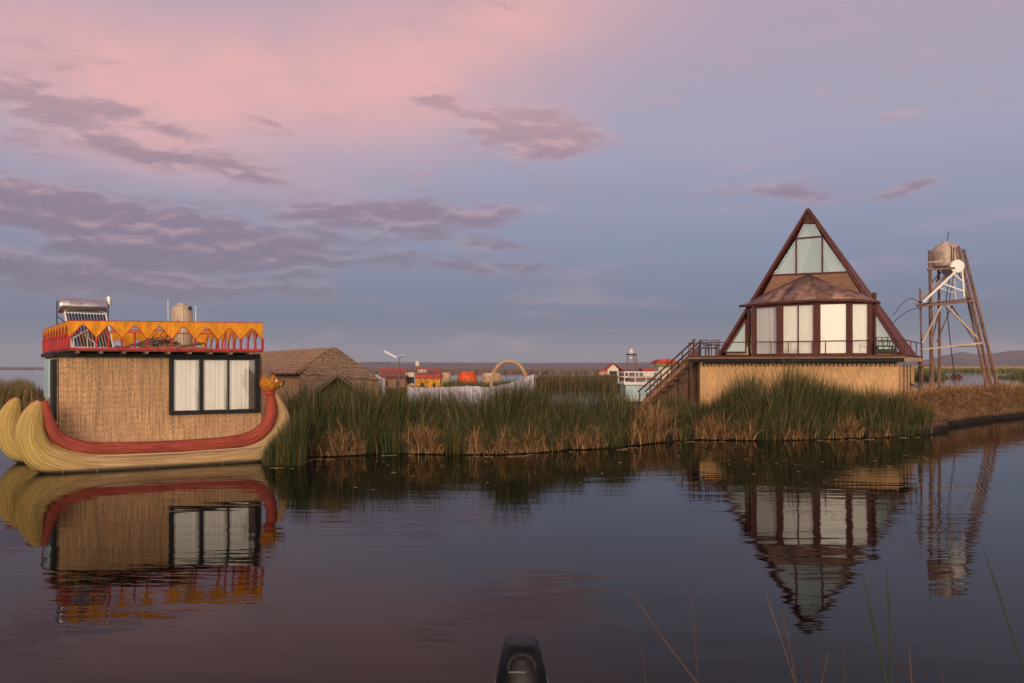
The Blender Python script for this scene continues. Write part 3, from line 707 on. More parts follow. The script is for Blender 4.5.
head = MB().add(*sphere(hc, None, 24, 18, hf)).build('figurehead', M['puma'], boat, True)
for sgn in (-1, 1):
    e = hc+v1*-.06+v2*.12*sgn+v3*.18
    MB().lathe(e, [(.085,0),(.075,.08),(.04,.18),(.005,.26)], 10, v3+v2*.25*sgn-v1*.15).build('ear', M['thatch_gable'], head, True)
    MB().add(*sphere(hc+v1*.14+v2*.195*sgn+v3*.07, (.035,.03,.035), 10, 8)).build('eye', M['whitepaint'], head, True)
mb = MB()
for k in range(5):
    a = -.5+k*.25
    mb.tube([hc+v1*.33+v3*(-.02), hc+v1*.42+v2*-.05*a+v3*(.02+a*.12)], .012, 5)
mb.tube([hc+v1*.30+v2*-.12-v3*.07, hc+v1*.37-v3*.08, hc+v1*.30+v2*.12-v3*.07], .014, 6)
mb.build('whisker', M['blackwood'], head)
mb = MB()
for k in range(34):
    a = random.uniform(0, 6.28); e = random.uniform(.5, 1.4); n_ = v1*math.cos(a)*math.cos(e)+v2*math.sin(a)*math.cos(e)+v3*math.sin(e)
    mb.tube([hc+n_*.2, hc+n_*random.uniform(.30,.38)+v3*.03], [.010,.003], 4)
mb.build('straw_mane', M['thatch_gable'], head)
for sgn in (-1, 1): MB().add(*sphere(hc+v1*.27+v2*.07*sgn-v3*.03, (.07,.06,.055), 12, 8)).build('muzzle', M['farhut'], head, True)
mb = MB(); 
mb.tube([hc+v1*(.07)+v2*-.215+v3*.12, hc+v1*.10+v2*-.20-v3*.02, hc+v1*.14+v2*-.16-v3*.12], .010, 5); mb.tube([hc+v1*-.09+v2*-.20+v3*.14, hc+v1*.02+v2*-.222+v3*.0], .008, 5)
mb.build('face_line', M['blackwood'], head)
MB().lathe(hc-v3*.27, [(.15,-.03),(.165,0),(.15,.04)], 16, v3).build('collar', M['red'], head, True)

# ---------------- on the roof
RD = 2.95
def deckpt(px, d, z): return Vector(((px-512)/F*d, d, z))
c0 = deckpt(58.5, 24.1, 0); c1 = deckpt(104.5, 24.9, 0); dv = (c1-c0).normalized(); pv = Vector((dv.y, -dv.x, 0))
sh_ = thing('solar_water_heater', (c0+c1)/2+v3*RD, 'solar water heater with shiny horizontal cylinder and rack of dark tubes, on the houseboat roof', 'solar water heater')
zc = CH+(HZ-306)/F*24.5; rt = .215
tk = MB().lathe(c0+v3*zc, [(.02,-.02),(.19,-.015),(rt,.02),(rt,(c1-c0).length-.02),(.19,(c1-c0).length+.015),(.02,(c1-c0).length+.02)], 28, dv).build('storage_tank', M['stainless'], sh_, True)
cu = bpy.data.curves.new('lettering', 'FONT'); cu.body = 'Solar'; cu.size = .13; cu.extrude = .002; cu.shear = .3
to = bpy.data.objects.new('t', cu); COL.objects.link(to); bpy.context.view_layer.update()
tm = bpy.data.meshes.new_from_object(to.evaluated_get(bpy.context.evaluated_depsgraph_get())); bpy.data.objects.remove(to)
lo_ = bpy.data.objects.new('lettering', tm); COL.objects.link(lo_); tm.materials.append(M['blackrubber'])
base_l = c0+dv*.25+v3*(zc+.0)+pv*(rt*.995)
rotm = Matrix((dv, v3, pv)).transposed()
for v in tm.vertices:
    p = v.co.copy(); yy = (p.y+.00)/rt; a = yy
    # wrap letters round the cylinder
    w_ = c0+dv*(.20+p.x*1.4)+v3*(zc+math.sin(a+.05)*(rt+.003))+pv*(math.cos(a+.05)*(rt+.003)); v.co = w_-sh_.location
lo_.parent = tk
MB().lathe(c1+dv*.12+v3*(zc+.05), [(.02,-.0),(.075,.01),(.08,.18),(.07,.24),(.01,.25)], 14, v3).build('expansion_bottle', M['steel'], sh_, True)
MB().bar(c1+v3*(zc+.05), c1+dv*.10+v3*(zc+.05), .04).build('bracket', M['blackrubber'], sh_)
fm = MB()
for c_, off in ((c0, .02), (c1+dv*.12, 0)):
    fm.bar(c_-dv*off+v3*RD-pv*.1, c_-dv*off+v3*(zc+.1)-pv*.06, .022)
fm.bar(c0+v3*RD-pv*.1, c1+v3*(zc-.3)-pv*.1, .018); fm.bar(c1+v3*RD-pv*.1, c0+v3*(zc-.3)-pv*.1, .018)
fm.build('rear_support', M['blackrubber'], sh_)
pa, pb_ = c0+dv*.12, c0+dv*1.16
zt_ = zc-.21; foot = pv*.75
wf = MB()
for q in (pa, pb_): wf.bar(q+v3*(zt_+.06)+pv*.08, q+v3*(RD+.06)+foot, .05, .035)
for k in (0, 1.0): wf.bar((pa+v3*zt_+pv*.12).lerp(pa+v3*(RD+.06)+foot, k), (pb_+v3*zt_+pv*.12).lerp(pb_+v3*(RD+.06)+foot, k), .045, .045)
wf.build('tube_frame', M['whitepaint'], sh_)
for k in range(13):
    q = pa.lerp(pb_, (k+.5)/13)
    MB().tube([q+v3*(zt_-.01)+pv*.13, q+v3*(RD+.10)+foot*.97], .027, 8).build('vacuum_tube', M['glasstube'], sh_, True)
    MB().tube([q+dv*.04+v3*(zt_-.02)+pv*.11, q+dv*.04+v3*(RD+.08)+foot*.95], .006, 5).build('rod', M['whitepaint'], sh_)
# roof water tank
tc_ = deckpt(182, 26.0, RD)
wt = thing('water_tank', tc_, 'beige cylindrical water tank on the houseboat roof with thin white pipes', 'water tank')
MB().lathe(tc_, [(.27,0),(.29,.04),(.29,.45),(.295,.48),(.29,.52),(.29,1.18),(.25,1.28),(.12,1.34),(.11,1.38),(.01,1.39)], 28).build('barrel', M['tank_beige'], wt, True)
pm = MB(); X_ = Vector((1,0,0))
pm.tube([tc_+X_*-.33+Vector((0,-.15,0)), tc_+X_*-.35+Vector((0,-.15,1.5))], .010, 6)
pm.tube([tc_+X_*.13+Vector((0,-.3,.0)), tc_+X_*.13+Vector((0,-.3,1.27)), tc_+X_*.50+Vector((0,-.3,1.29)), tc_+X_*.51+Vector((0,-.3,0))], .012, 6)
pm.build('pipe', M['whitepaint'], wt, True)
MB().lathe(tc_+X_*.34+Vector((0,-.3,1.17)), [(.03,0),(.045,.02),(.045,.09),(.02,.12)], 10).build('valve', M['blackrubber'], wt, True)
# sticks piled on the roof
pc = bp(160, 340, 1.2); pc.z = RD
mb = MB()
for k in range(46):
    a = random.uniform(0, math.pi); l = random.uniform(.3,.75); x = random.gauss(0,.42); y = random.gauss(0,.3); tz = random.uniform(-.5,.5); h = max(.03, .30-abs(x)*.3)*random.random()+.03
    dd = Vector((math.cos(a)*l*.5, math.sin(a)*l*.5, abs(tz)*l*.35)); c = pc+v1*x+v2*y+v3*(h+abs(dd.z))
    mb.tube([c-dd, c+dd], random.uniform(.012,.028), 5)
top('stick_pile', mb, M['plank'], 'jumbled heap of sticks and bundled reeds on the houseboat roof behind the parapet', 'sticks')
mb = MB()
for k in range(60):
    x = random.uniform(-.8,.8); c = pc+v1*(x+.25)+v2*(-.55+random.uniform(-.1,.1))+v3*(.03+random.random()*.06)
    dd = v1*random.uniform(.15,.4)+v2*random.uniform(-.05,.05)+v3*random.uniform(-.01,.02); mb.tube([c-dd, c+dd], .010, 4)
top('reed_bundle', mb, M['farhut'], 'pale loose bundle of cut reeds at the foot of the rooftop stick heap', 'reeds')
mb = MB(); 
q1, q2 = bp(73.5, 338, .1), bp(87.5, 329.5, .1); mb.bar(q1, q2, .03); q1.z = q1.z
mb.bar(bp(80, 332, .15), bp(95, 343, .15), .025); mb.bar(bp(73.5,338,.1), Vector((*bp(73.5,338,.1).xy, RD)), .025); mb.bar(bp(95,343,.15), Vector((*bp(95,343,.15).xy, RD)), .025); mb.bar(bp(87.5,329.5,.1), Vector((*bp(87.5,329.5,.1).xy, RD)), .02)
top('towel_rack', mb, M['whitepaint'], 'crossed white sticks of a small rack in front of the solar heater tubes', 'rack')
# folded reed poles leaning on the tank
mb = MB()
for k in range(7):
    a = tc_+Vector((-.75+k*.06, -.55, 0)); mb.tube([a, tc_+Vector((-.02+random.uniform(-.15,.15), -.36, random.uniform(.75,1.05)-.15))], .013, 5)
top('leaning_sticks', mb, M['rim'], 'reddish thin sticks leaning against the front of the beige roof tank', 'sticks')

# ================================================================== PYRAMID HOUSE
aR = R(30); U_ = Vector((-math.cos(aR), math.sin(aR))); V_ = Vector((math.sin(aR), math.cos(aR)))
C0 = Vector(((899-512)/F*38.0, 38.0))
def H_(u, v, z): p = C0+U_*u+V_*v; return Vector((p.x, p.y, z))
uu, vv = Vector((*U_, 0)), Vector((*V_, 0))
def su(px, v):
    h = hit(px, HZ, H_(0, v, 0), vv); return (h.xy-C0).dot(U_)
LW, DW = su(700, 0), 5.6
ph = thing('pyramid_house', H_(LW/2, DW/2, .3), 'maroon-framed glass pyramid house on a straw-walled ground floor with deck and outside stair', 'house')
mb = MB(); GZ = .2; WT2 = 2.66
for a, b_, o, sd_ in ((H_(LW,0,0), H_(0,0,0), -V_, 11), (H_(0,0,0), H_(0,DW,0), -U_, 12), (H_(0,DW,0), H_(LW,DW,0), V_, 13), (H_(LW,DW,0), H_(LW,0,0), U_, 14)):
    thatch_wall(mb, a.xy, b_.xy, GZ, WT2-.14, 14, o, step=.07, thick=.022, jit=.012, seed=sd_)
mb.build('wall', M['thatch_wall2'], ph)
MB().box(H_(LW/2, .22, WT2-.05), uu*(LW/2-.1), vv*.1, v3*.12).build('dark_gap', M['blackwood'], ph)
mb = MB(); nb = 46
for k in range(nb):
    u = .08+(LW-.16)*k/(nb-1); mb.box(H_(u, 0, WT2-.075+.01*random.random()), uu*(.06+.015*random.random()), vv*.03, v3*.075)
mb.build('wall_crenel', M['thatch_wall2'], ph)
mb = MB()
for v in (1.4, 2.6, 3.9): mb.box(H_(-.03, v, 1.4), uu*.02, vv*.045, v3*1.2)
mb.build('wall_post', M['darkwood'], ph)
# deck
DU0, DU1, DV0, DV1 = -.35, su(687, -.75), -.75, DW+.3
DZ = 3.02
dk = MB(); dk.box(H_((DU0+DU1)/2, (DV0+DV1)/2, DZ-.035), uu*(DU1-DU0)/2, vv*(DV1-DV0)/2, v3*.035)
deck = dk.build('deck', M['maroon'], ph)
MB().box(H_((DU0+DU1)/2, DV0+.045, DZ-.112), uu*((DU1-DU0)/2-.02), vv*.03, v3*.04).build('fascia', M['plank'], deck); MB().box(H_((DU0+DU1)/2, DV0+.20, DZ-.235), uu*((DU1-DU0)/2-.05), vv*.05, v3*.08).build('recess_shade_board', M['blackwood'], deck)  # black board set back, its colour standing in for the shaded recess
MB().box(H_(DU0+.05, (DV0+DV1)/2, DZ-.18), uu*.03, vv*((DV1-DV0)/2-.15), v3*.085).build('side_fascia', M['farhut'], deck)
for k in range(14):
    u = DU0+.3+k*(DU1-DU0-.6)/13; MB().box(H_(u, 1.0, DZ-.165), uu*.045, vv*1.6, v3*.072).build('deck_joist', M['darkwood'], deck)
for u, v in ((DU1-.1, -.55), (DU1-.1, 1.6), (LW+.07, -.02), (DU0+.12,DV1-.2)):
    MB().bar(H_(u, v, .1), H_(u, v, DZ-.25), .10).build('deck_post', M['darkwood'], deck)
# railing
rl = MB(); RH = .60
def rail(a, b_, posts):
    rl.tube([a+v3*RH, b_+v3*RH], .022, 8)
    for t in posts: rl.bar(a.lerp(b_, t), a.lerp(b_, t)+v3*RH, .035)
ra, rb = H_(DU1-.06, DV0+.06, DZ), H_(DU0+.05, DV0+.06, DZ)
rail(ra, rb, [0,.03,.085,.10,.15,.29,.41,.49,.60,.66,.85,1.0]); rail(rb, H_(DU0+.05, DV1-.06, DZ), [.33,.66,1]); rail(ra, H_(DU1-.06,-.1,DZ), [.5]); rail(H_(DU1-.06,1.1,DZ), H_(DU1-.06,DV1-.1,DZ), [0,.5,1])
rl.build('railing', M['maroon'], deck)
# stair down to the left
st = MB(); stair = None; run = 2.75; v0s, v1s = 0.0, .95
ns = 9
for k in range(ns):
    u = DU1+run*(k+.5)/ns; z = DZ-.12-(DZ-.45)*(k+.6)/ns; st.box(H_(u, (v0s+v1s)/2, z), uu*.15, vv*(v1s-v0s)/2, v3*.022)
stair = st.build('staircase', M['darkwood'], ph)
sr = MB()
for v in (v0s, v1s):
    MB().bar(H_(DU1-.05, v, DZ-.06), H_(DU1+run, v, .45), .045, .17).build('stringer', M['stair_panel'], stair)
    top_a, top_b = H_(DU1-.15, v, DZ+.78), H_(DU1+run, v, .45+.82); sr.bar(top_a, top_b, .05, .07)
    for k in range(6):
        t = k/5; u = DU1+run*t*.98-.05; zb = DZ-.06-(DZ-.45)*t; sr.bar(H_(u, v, zb), H_(u, v, zb+.86), .05)
        if k: sr.bar(H_(u, v, .1), H_(u, v, zb), .055)
sr.bar(H_(DU1-.1, v0s, .9), H_(DU1+run*.75, v0s, .3), .05); sr.bar(H_(DU1-.3, v0s-.02, 2.2), H_(DU1+run*.7, v0s-.02, .9), .045)
sr.build('handrail', M['darkwood'], stair)
MB().slab([H_(DU1, v1s+.06, .2), H_(DU1, v1s+.06, DZ+.55), H_(DU1+run-.05, v1s+.06, 1.12), H_(DU1+run+.12, v1s+.06, .85), H_(DU1+run+.14, v1s+.06, .2)], vv*.03).build('side_panel', M['stair_panel'], stair)
# pyramid
AP = H_(su(808, 1.95), 1.95, CH+(HZ-208.7)/F*0)      # xy of the apex
dAP = AP.y; AP = Vector((AP.x, AP.y, CH+(HZ-209.5)/F*dAP))
VB = .05
FL, FR = H_(su(718.7, VB), VB, DZ), H_(su(904, VB), VB, DZ)
BL, BR = FL+vv*3.9, FR+vv*3.9
fn = (FR-FL).cross(AP-FL).normalized()
if fn.y > 0: fn = -fn                                  # outward normal of the leaning front
def F_(px, py, off=0.0): return hit(px, py, FL, fn)+fn*off
for a in (FL, FR):
    MB().bar(a+fn*.03, AP+fn*.03, .12, .12, up=fn).build('rafter', M['maroon'], ph)
for a in (BL, BR): MB().bar(a, AP, .14).build('rafter', M['maroon'], ph)
cen = (FL+FR+BL+BR)/4+v3*2
def face(a, b_, m, name):
    n_ = (b_-a).cross(AP-a).normalized()
    if n_.dot(a-cen) < 0: n_ = -n_
    MB().slab([a+n_*.02, b_+n_*.02, AP+n_*.02], -n_*.05).build(name, m, ph)
    return n_
nR = face(FR, BR, M['maroon_roof'], 'roof'); face(BL, FL, M['maroon_roof'], 'roof'); face(BR, BL, M['maroon_roof'], 'roof')
MB().bar(FR+nR*.06+vv*.16, AP.lerp(FR,.05)+nR*.06+vv*.02, .07, .05, up=nR).build('edge_flashing', M['maroon'], ph)
MB().tube([H_(su(874,.9),.9,5.25), H_(su(874.5,.9),.9,5.75)], .09, 10).build('chimney', M['maroon'], ph)
# front face: apex infill, upper glazing, tan panel, side triangles
MB().slab([F_(808,209.5), F_(803.2,223), F_(815.2,223)], -fn*.04).build('gable_infill', M['darkwood'], ph)
ub = 275.4; 
MB().slab([F_(773,275.8), F_(847.6,272.6), F_(867,303.5), F_(757,305.5)], -fn*.04).build('gable_panel', M['tan_panel'], ph)
up = MB(); 
G = [F_(772.5,275.4,.0), F_(848,272.2,.0), F_(814.6,223), F_(803.8,223)]
up.bar(F_(796.2,275,.02), F_(796.2,239,.02), .07, .06, up=fn); up.bar(F_(822.3,273.6,.02), F_(822.3,238,.02), .07, .06, up=fn)
up.bar(F_(796.2,238.6,.022), F_(822.3,236.4,.022), .05, .05, up=fn); up.bar(G[0]+fn*.02, G[1]+fn*.02, .07, .06, up=fn); up.bar(G[2]+fn*.02, G[3]+fn*.02, .05, .05, up=fn)
uw = up.build('gable_window', M['maroon'], ph)
def pane(poly, parent, mt='glass_up', nn=None, curt=None, off=.3):
    nn = nn or fn
    MB().slab([p-nn*.01 for p in poly], -nn*.008).build('pane', M[mt], parent)
    if curt:
        c = sum((p for p in poly), Vector())/len(poly)
        MB().slab([c+(p-c)*1.03-nn*off for p in poly], -nn*.01).build('curtain', M[curt], parent)
pane([F_(773,275), F_(796,275), F_(796,239.2)], uw, curt='curtain_cool')
pane([F_(796.4,275), F_(822.1,273.6), F_(822.1,237), F_(814.6,223.4), F_(803.8,223.4), F_(796.4,238.4)], uw, curt='curtain_cool')
pane([F_(822.5,273.6), F_(847.6,272.4), F_(822.5,236.8)], uw, curt='curtain_cool')
for tri in ([F_(746,319.5), F_(724.5,352.5), F_(746,352.5)], [F_(875,312.5), F_(901,352.5), F_(875,352.5)]):
    sw_ = MB(); 
    for i in range(3): sw_.bar(tri[i]+fn*.02, tri[(i+1) % 3]+fn*.02, .07, .06, up=fn)
    o = sw_.build('side_window', M['maroon'], ph); pane(tri, o, curt='curtain_yellow')
for poly in ([F_(774,275),F_(800,275),F_(808,250),F_(811,236),F_(806,227),F_(796.4,239)], [F_(847,272.4),F_(829,273.2),F_(821,252),F_(818,238),F_(822,237)]):
    c = sum(poly, Vector())/len(poly); MB().slab([p-fn*.2 for p in poly], -fn*.01).build('reflection_sheet', M['curtain'], uw)  # pale sheets behind the glass imitate its diagonal reflection
# bay: half octagon pushed out through the front
bz0, bz1 = DZ, 5.30
bpl = [(748.5,.55),(754,.10),(780,-.48),(817,-.62),(849.3,-.42),(870,.12),(875,.62)]
bpts = [H_(su(p, v), v, 0) for p, v in bpl]
for i, p in enumerate(bpts):
    wd = [.10,.17,.28,.30,.26,.20,.16][i]
    MB().bar(p+v3*bz0, p+v3*bz1, wd, .14, up=-vv).build('bay_column', M['maroon'], ph)
for i in range(6):
    a, b_ = bpts[i], bpts[i+1]; d_ = (b_-a).normalized(); nn = Vector((d_.y, -d_.x, 0)); nn = nn if nn.y < 0 else -nn
    a2, b2 = a+d_*.08, b_-d_*.08
    fr = MB(); fr.bar(a2+v3*(bz0+.04), b2+v3*(bz0+.04), .06, .08); fr.bar(a2+v3*(bz1-.05), b2+v3*(bz1-.05), .06, .09); fr.bar(a2+v3*bz0, a2+v3*bz1, .03, .05); fr.bar(b2+v3*bz0, b2+v3*bz1, .03, .05)
    if i == 2: m_ = (a2+b2)/2; fr.bar(m_+v3*bz0, m_+v3*bz1, .045, .05)
    o = fr.build('bay_window', M['maroon'], ph)
    MB().slab([a2+v3*(bz0+.06), b2+v3*(bz0+.06), b2+v3*(bz1-.06), a2+v3*(bz1-.06)], -nn*.008).build('pane', M['glass_bay' if i == 3 else 'glass'], o)
    cm = MB(); curtain(cm, (a2-nn*.10).xy, (b2-nn*.10).xy, bz0+.05, bz1-.05, max(3, int((b2-a2).length/.16)), .009); cm.build('curtain', M['curtain'], o, True)
# bay roof
ev = []
for (p, v), dz in zip([(739.5,1.05),(747,.20),(779,-.72),(817,-.90),(852,-.70),(876.5,.15),(880,1.0)], [.06,.02,.05,.08,.05,.0,.0]):
    q = H_(su(p, v), v, bz1+.05+dz); ev.append(q)
ra_ = F_(808, 274.5, .05); rs = [F_(783,283,.05), F_(799,276.5,.05), F_(808,274.5,.06), F_(817,276.5,.05), F_(836,284,.05)]
mb = MB(); mid = []
top_line = [F_(757,304,.03), F_(783,287,.05), F_(799,278.5,.06), ra_, F_(818,278,.06), F_(838,288,.05), F_(868,303,.03)]
for k in range(6):
    a, b_, c, e = ev[k], ev[k+1], top_line[k+1], top_line[k]
    n_ = (b_-a).cross(e-a).normalized(); n_ = n_ if n_.z > 0 else -n_
    m1_ = (a+e)/2+n_*.10; m2_ = (b_+c)/2+n_*.10
    mb.add([a, b_, m2_, m1_, c, e], [(0,1,2,3), (3,2,4,5)])
br = mb.build('bay_roof', M['bay_roof'], ph, True)
so_ = br.modifiers.new('thick', 'SOLIDIFY'); so_.thickness = .05
mb = MB()
for k in range(6): mb.bar(ev[k]-v3*.05, ev[k+1]-v3*.05, .06, .10)
mb.build('eave_board', M['maroon'], br)
mb = MB(); mb.add([*[e-v3*.09 for e in ev]], [tuple(range(7))]); mb.build('soffit', M['darkwood'], br)

# chairs on the deck
def chair(px, v, mt, s, label, grp='chairs on the pyramid house deck'):
    c = H_(su(px, v), v, DZ); r = thing('deck_chair', c, label, 'chair', grp); m_ = M[mt]
    for a in (-1, 1):
        for b_ in (-1, 1): MB().bar(c+uu*.2*a*s+vv*.18*b_, c+uu*.2*a*s+vv*.18*b_+v3*.34, .035).build('leg', m_, r)
        MB().bar(c+uu*.23*a*s-vv*.2+v3*.46, c+uu*.23*a*s+vv*.2+v3*.50, .04).build('armrest', m_, r)
    MB().box(c+v3*.36, uu*.23*s, vv*.22, v3*.025).build('seat', m_, r, bevel=.01)
    bk = MB()
    for a in (-1, -.33, .33, 1): bk.bar(c+uu*.21*a*s+vv*.2+v3*.36, c+uu*.21*a*s+vv*.25+v3*.74, .03)
    bk.bar(c-uu*.23*s+vv*.25+v3*.74, c+uu*.23*s+vv*.25+v3*.74, .035); bk.build('backrest', m_, r)
chair(703.5, -.25, 'bluegrey', .9, 'blue-grey chair at the left end of the deck beside the stair')
chair(714, .0, 'darkwood', .9, 'brown wooden chair on the deck near the foot of the left rafter')
chair(884, -.30, 'chairgrey', 1.6, 'wide dark armchair on the deck in front of the right triangular window')

# ================================================================== WATER TOWER
TD = 45.5
def T(px, py, dd=0.0): return P(px, py, TD+dd)
def ext(a, b_, z): return a+(b_-a)*((z-a.z)/(b_.z-a.z))
tw = thing('water_tower', T(955, 392)+v3*-.2, 'rickety tower of leaning reddish posts carrying a dusty water tank on the straw bank', 'water tower')
legs = [((929.7,250.5),(932,394),-.9,-.3,.17), ((938.5,262),(939.6,392),1.1,1.3,.14), ((920,288.5),(923,394),-.6,-.8,.10), ((929.7,300),(931.5,392),-.2,.2,.12),
        ((958.4,246),(992.7,392),-.9,-.5,.15), ((963.4,249),(998.5,391),1.0,1.2,.17), ((967,296),(987.5,391),-.3,-.9,.12)]
for a, b_, da, db, w_ in legs:
    p0 = T(*a, da); p1 = ext(p0, T(*b_, db), .7); MB().tube([p0, p0.lerp(p1,.5)+Vector((random.uniform(-.02,.02),0,0)), p1], [w_*.5, w_*.52, w_*.55], 8).build('leg', M['post'], tw, True)
pl = MB()
def beam(a, b_, da, db, w_, m_=None): (m_ or pl).bar(T(*a, da), T(*b_, db), w_)
for dd in (-.95, .2, 1.05): beam((927.5,269.5), (966,267.5), dd, dd, .11)
for q in (929.5, 943, 962): beam((q,268), (q,268), -1.0, 1.1, .10)
pl.build('upper_platform', M['post'], tw)
pl = MB()
for dd in (-1.05, .1, 1.15): beam((917.5,306.5), (975,300.5), dd, dd, .12)
for q in (921, 934, 948, 970): beam((q,305-(q-921)*.1), (q,305-(q-921)*.1), -1.1, 1.2, .10)
pl.box(T(946,303,.2)+v3*.08, Vector((1.15,0,.13)), Vector((0,.9,0)), v3*.02)
pl.build('lower_platform', M['post'], tw)
br = MB(); 
for a, b_, dd, w_ in (((941.5,304.6),(922,343),-1.0,.075), ((944,303),(978,338.5),-1.0,.075), ((921,349.5),(982,343),-1.0,.07), ((928,262),(942,262),-.9,.05)):
    MB().bar(T(*a, dd), T(*b_, dd), w_).build('brace', M['tank_beige'], tw)
br = MB()
for a, b_, dd, w_ in (((931,346),(940,388),-.5,.05), ((940,306),(931,346),.9,.05), ((976,340),(990,388),.6,.05), ((958,270),(968,298),1.0,.06), ((930,300),(940,272),1.0,.05), ((951.5,306),(937,342),1.1,.05), ((952,306),(975,342),1.1,.05), ((938,347),(984,346),1.2,.05),((929,285),(941,272),.9,.05)):
    MB().bar(T(*a, dd), T(*b_, dd), w_).build('brace', M['post'], tw)
tkc = T(945.8, 268)+v3*.05
tnk = MB().lathe(tkc, [(.60,0),(.64,.05),(.65,.30),(.635,.34),(.65,.38),(.65,.82),(.62,.92),(.48,1.08),(.28,1.19),(.17,1.22),(.17,1.27),(.01,1.29)], 32).build('tank', M['tank_dirty'], tw, True)
mb = MB(); k_ = tkc+Vector((.02,-.1,1.25)); mb.tube([k_, k_+Vector((.07,0,.52))], .018, 6); mb.build('antenna', M['blackrubber'], tw)
mb = MB(); q = T(945.5,262,-.85)
mb.tube([tkc+Vector((-.05,-.66,1.0)), tkc+Vector((-.02,-.70,.1)), T(946,300,-1.0), T(950,340,-.8), T(954,372,-.6), ext(T(950,340,-.8), T(954.5,378,-.6), 1.2)], .022, 6)
mb.tube([tkc+Vector((.06,-.66,.9)), tkc+Vector((.1,-.72,-.3)), T(949,300,-.9)], .018, 6); mb.build('hose', M['blackrubber'], tw, True)
MB().lathe(T(956, 392,-.6), [(.04,0),(.06,.05),(.05,.2),(.03,.22),(.03,.33)], 10).build('tap', M['whitepaint'], tw, True)
# heater on the tower
hh = thing('solar_water_heater', T(946,303)+v3*.1, 'white-framed solar water heater seen end-on, fixed halfway up the water tower', 'solar water heater')
cc_ = T(957.5, 266.3, -1.0); ax = Vector((.18,1,0)).normalized()
MB().lathe(cc_, [(.02,-.03),(.30,-.02),(.335,.02),(.335,1.6),(.30,1.64),(.02,1.65)], 28, ax).build('storage_tank', M['whitepaint'], hh, True)
for sft in (Vector(), ax*1.4):
    fr = MB(); A_, B_, C_ = T(957,270,-1.0)+sft, T(923,302,-1.0)+sft, T(964,297,-1.0)+sft
    fr.bar(A_, B_, .10); fr.bar(T(962,270,-1.0)+sft, C_, .08); fr.bar(T(944,284,-1.0)+sft, T(963,291,-1.0)+sft, .065); fr.bar(T(954,274,-1.0)+sft, T(962,281,-1.0)+sft, .055)
    fr.build('frame', M['whitepaint'], hh)
for k in range(12):
    s_ = ax*(.08+1.3*k/11); MB().tube([T(955,272.5,-1.0)+s_, T(924,301,-1.0)+s_], .03, 7).build('vacuum_tube', M['steel'], hh, True)
# pipes from the tower to the house
for i, (sag, y0, y1, lab) in enumerate(((.20, 325, 308, 'lower of the two black hoses running from the tower to the pyramid house'), (.50, 318, 303, 'upper of the two black hoses running from the tower to the pyramid house'))):
    a = H_(su(893,2.0), 2.0, CH+(HZ-y0)/F*42.0); b_ = T(921, y1, -.6); pts = []
    for k in range(13):
        t = k/12; p = a.lerp(b_, t); p.z += sag*math.sin(math.pi*t)*.9; pts.append(p)
    top('water_hose', MB().tube(pts, .016, 6), M['blackrubber'], lab, 'hose', 'hoses between tower and house', True)
mb = MB(); mb.bar(H_(-.3, 4.9, DZ-.45), T(930, 366, .5), .10, .06); top('walk_plank', mb, M['plank'], 'narrow plank running from the house deck corner to the tower post', 'plank')
mb = MB(); mb.tube([H_(-.05,3.6,1.75), T(931,394,-.5)], .035, 6); top('leaning_pole', mb, M['darkwood'], 'thin dark pole leaning from the straw wall down to the tower foot', 'pole')

# ================================================================== REED HUT behind the reeds
P1 = P(333,347.5,35); P2 = P(250,352.5,43.5); rd_ = (P2-P1); rd_.z = 0; rd_.normalize(); gp = Vector((rd_.y, -rd_.x, 0)); gp = gp if gp.x > 0 else -gp
hut = thing('reed_hut', (P1+P2)/2-v3*3, 'reed-thatched hut with a long pale roof slope, between the houseboat and the green reeds', 'hut')
eL, eR = 1.50, 1.72
e1_ = P1-gp*eL; e1_.z = 2.28; e2_ = P2-gp*eL; e2_.z = 2.22; e3_ = P1+gp*eR; e3_.z = 2.02; e4_ = P2+gp*eR; e4_.z = 2.0
mb = MB(); slope_thatch(mb, e1_-rd_*.15, e2_, P1-rd_*.05, P2, 9, 90, .05, .05, 5); 
slope_thatch(mb, e4_, e3_-rd_*.15, P2, P1-rd_*.05, 9, 90, .05, .05, 6); mb.build('roof', M['thatch_roof'], hut)
mb = MB(); gl_, gr_ = e1_-v3*.02, e3_-v3*.02
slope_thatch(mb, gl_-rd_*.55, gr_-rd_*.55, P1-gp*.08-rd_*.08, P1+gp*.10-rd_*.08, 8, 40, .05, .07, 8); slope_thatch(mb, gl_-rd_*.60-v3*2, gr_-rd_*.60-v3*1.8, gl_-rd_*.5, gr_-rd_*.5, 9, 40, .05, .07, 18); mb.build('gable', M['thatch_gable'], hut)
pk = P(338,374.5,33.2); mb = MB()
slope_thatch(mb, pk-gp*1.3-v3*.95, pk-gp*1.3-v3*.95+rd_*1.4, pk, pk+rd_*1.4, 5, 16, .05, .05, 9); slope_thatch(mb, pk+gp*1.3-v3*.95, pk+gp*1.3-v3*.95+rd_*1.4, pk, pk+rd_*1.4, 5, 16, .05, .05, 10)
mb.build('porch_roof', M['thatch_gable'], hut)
mb = MB(); wa, wb = e1_+gp*.25, e2_+gp*.25
thatch_wall(mb, wa.xy, wb.xy, .3, 2.3, 9, -gp.xy, step=.1, seed=21); thatch_wall(mb, (e3_-gp*.3).xy, (e4_-gp*.3).xy, .3, 2.1, 9, gp.xy, step=.1, seed=22)
mb.slab([wb, e4_-gp*.3, Vector((*(e4_-gp*.3).xy, .3)), Vector((*wb.xy,.3))], rd_*.05)
mb.build('wall', M['thatch'], hut)
MB().bar(e1_-v3*.05, e2_-v3*.05, .07).build('eave_pole', M['darkwood'], hut)

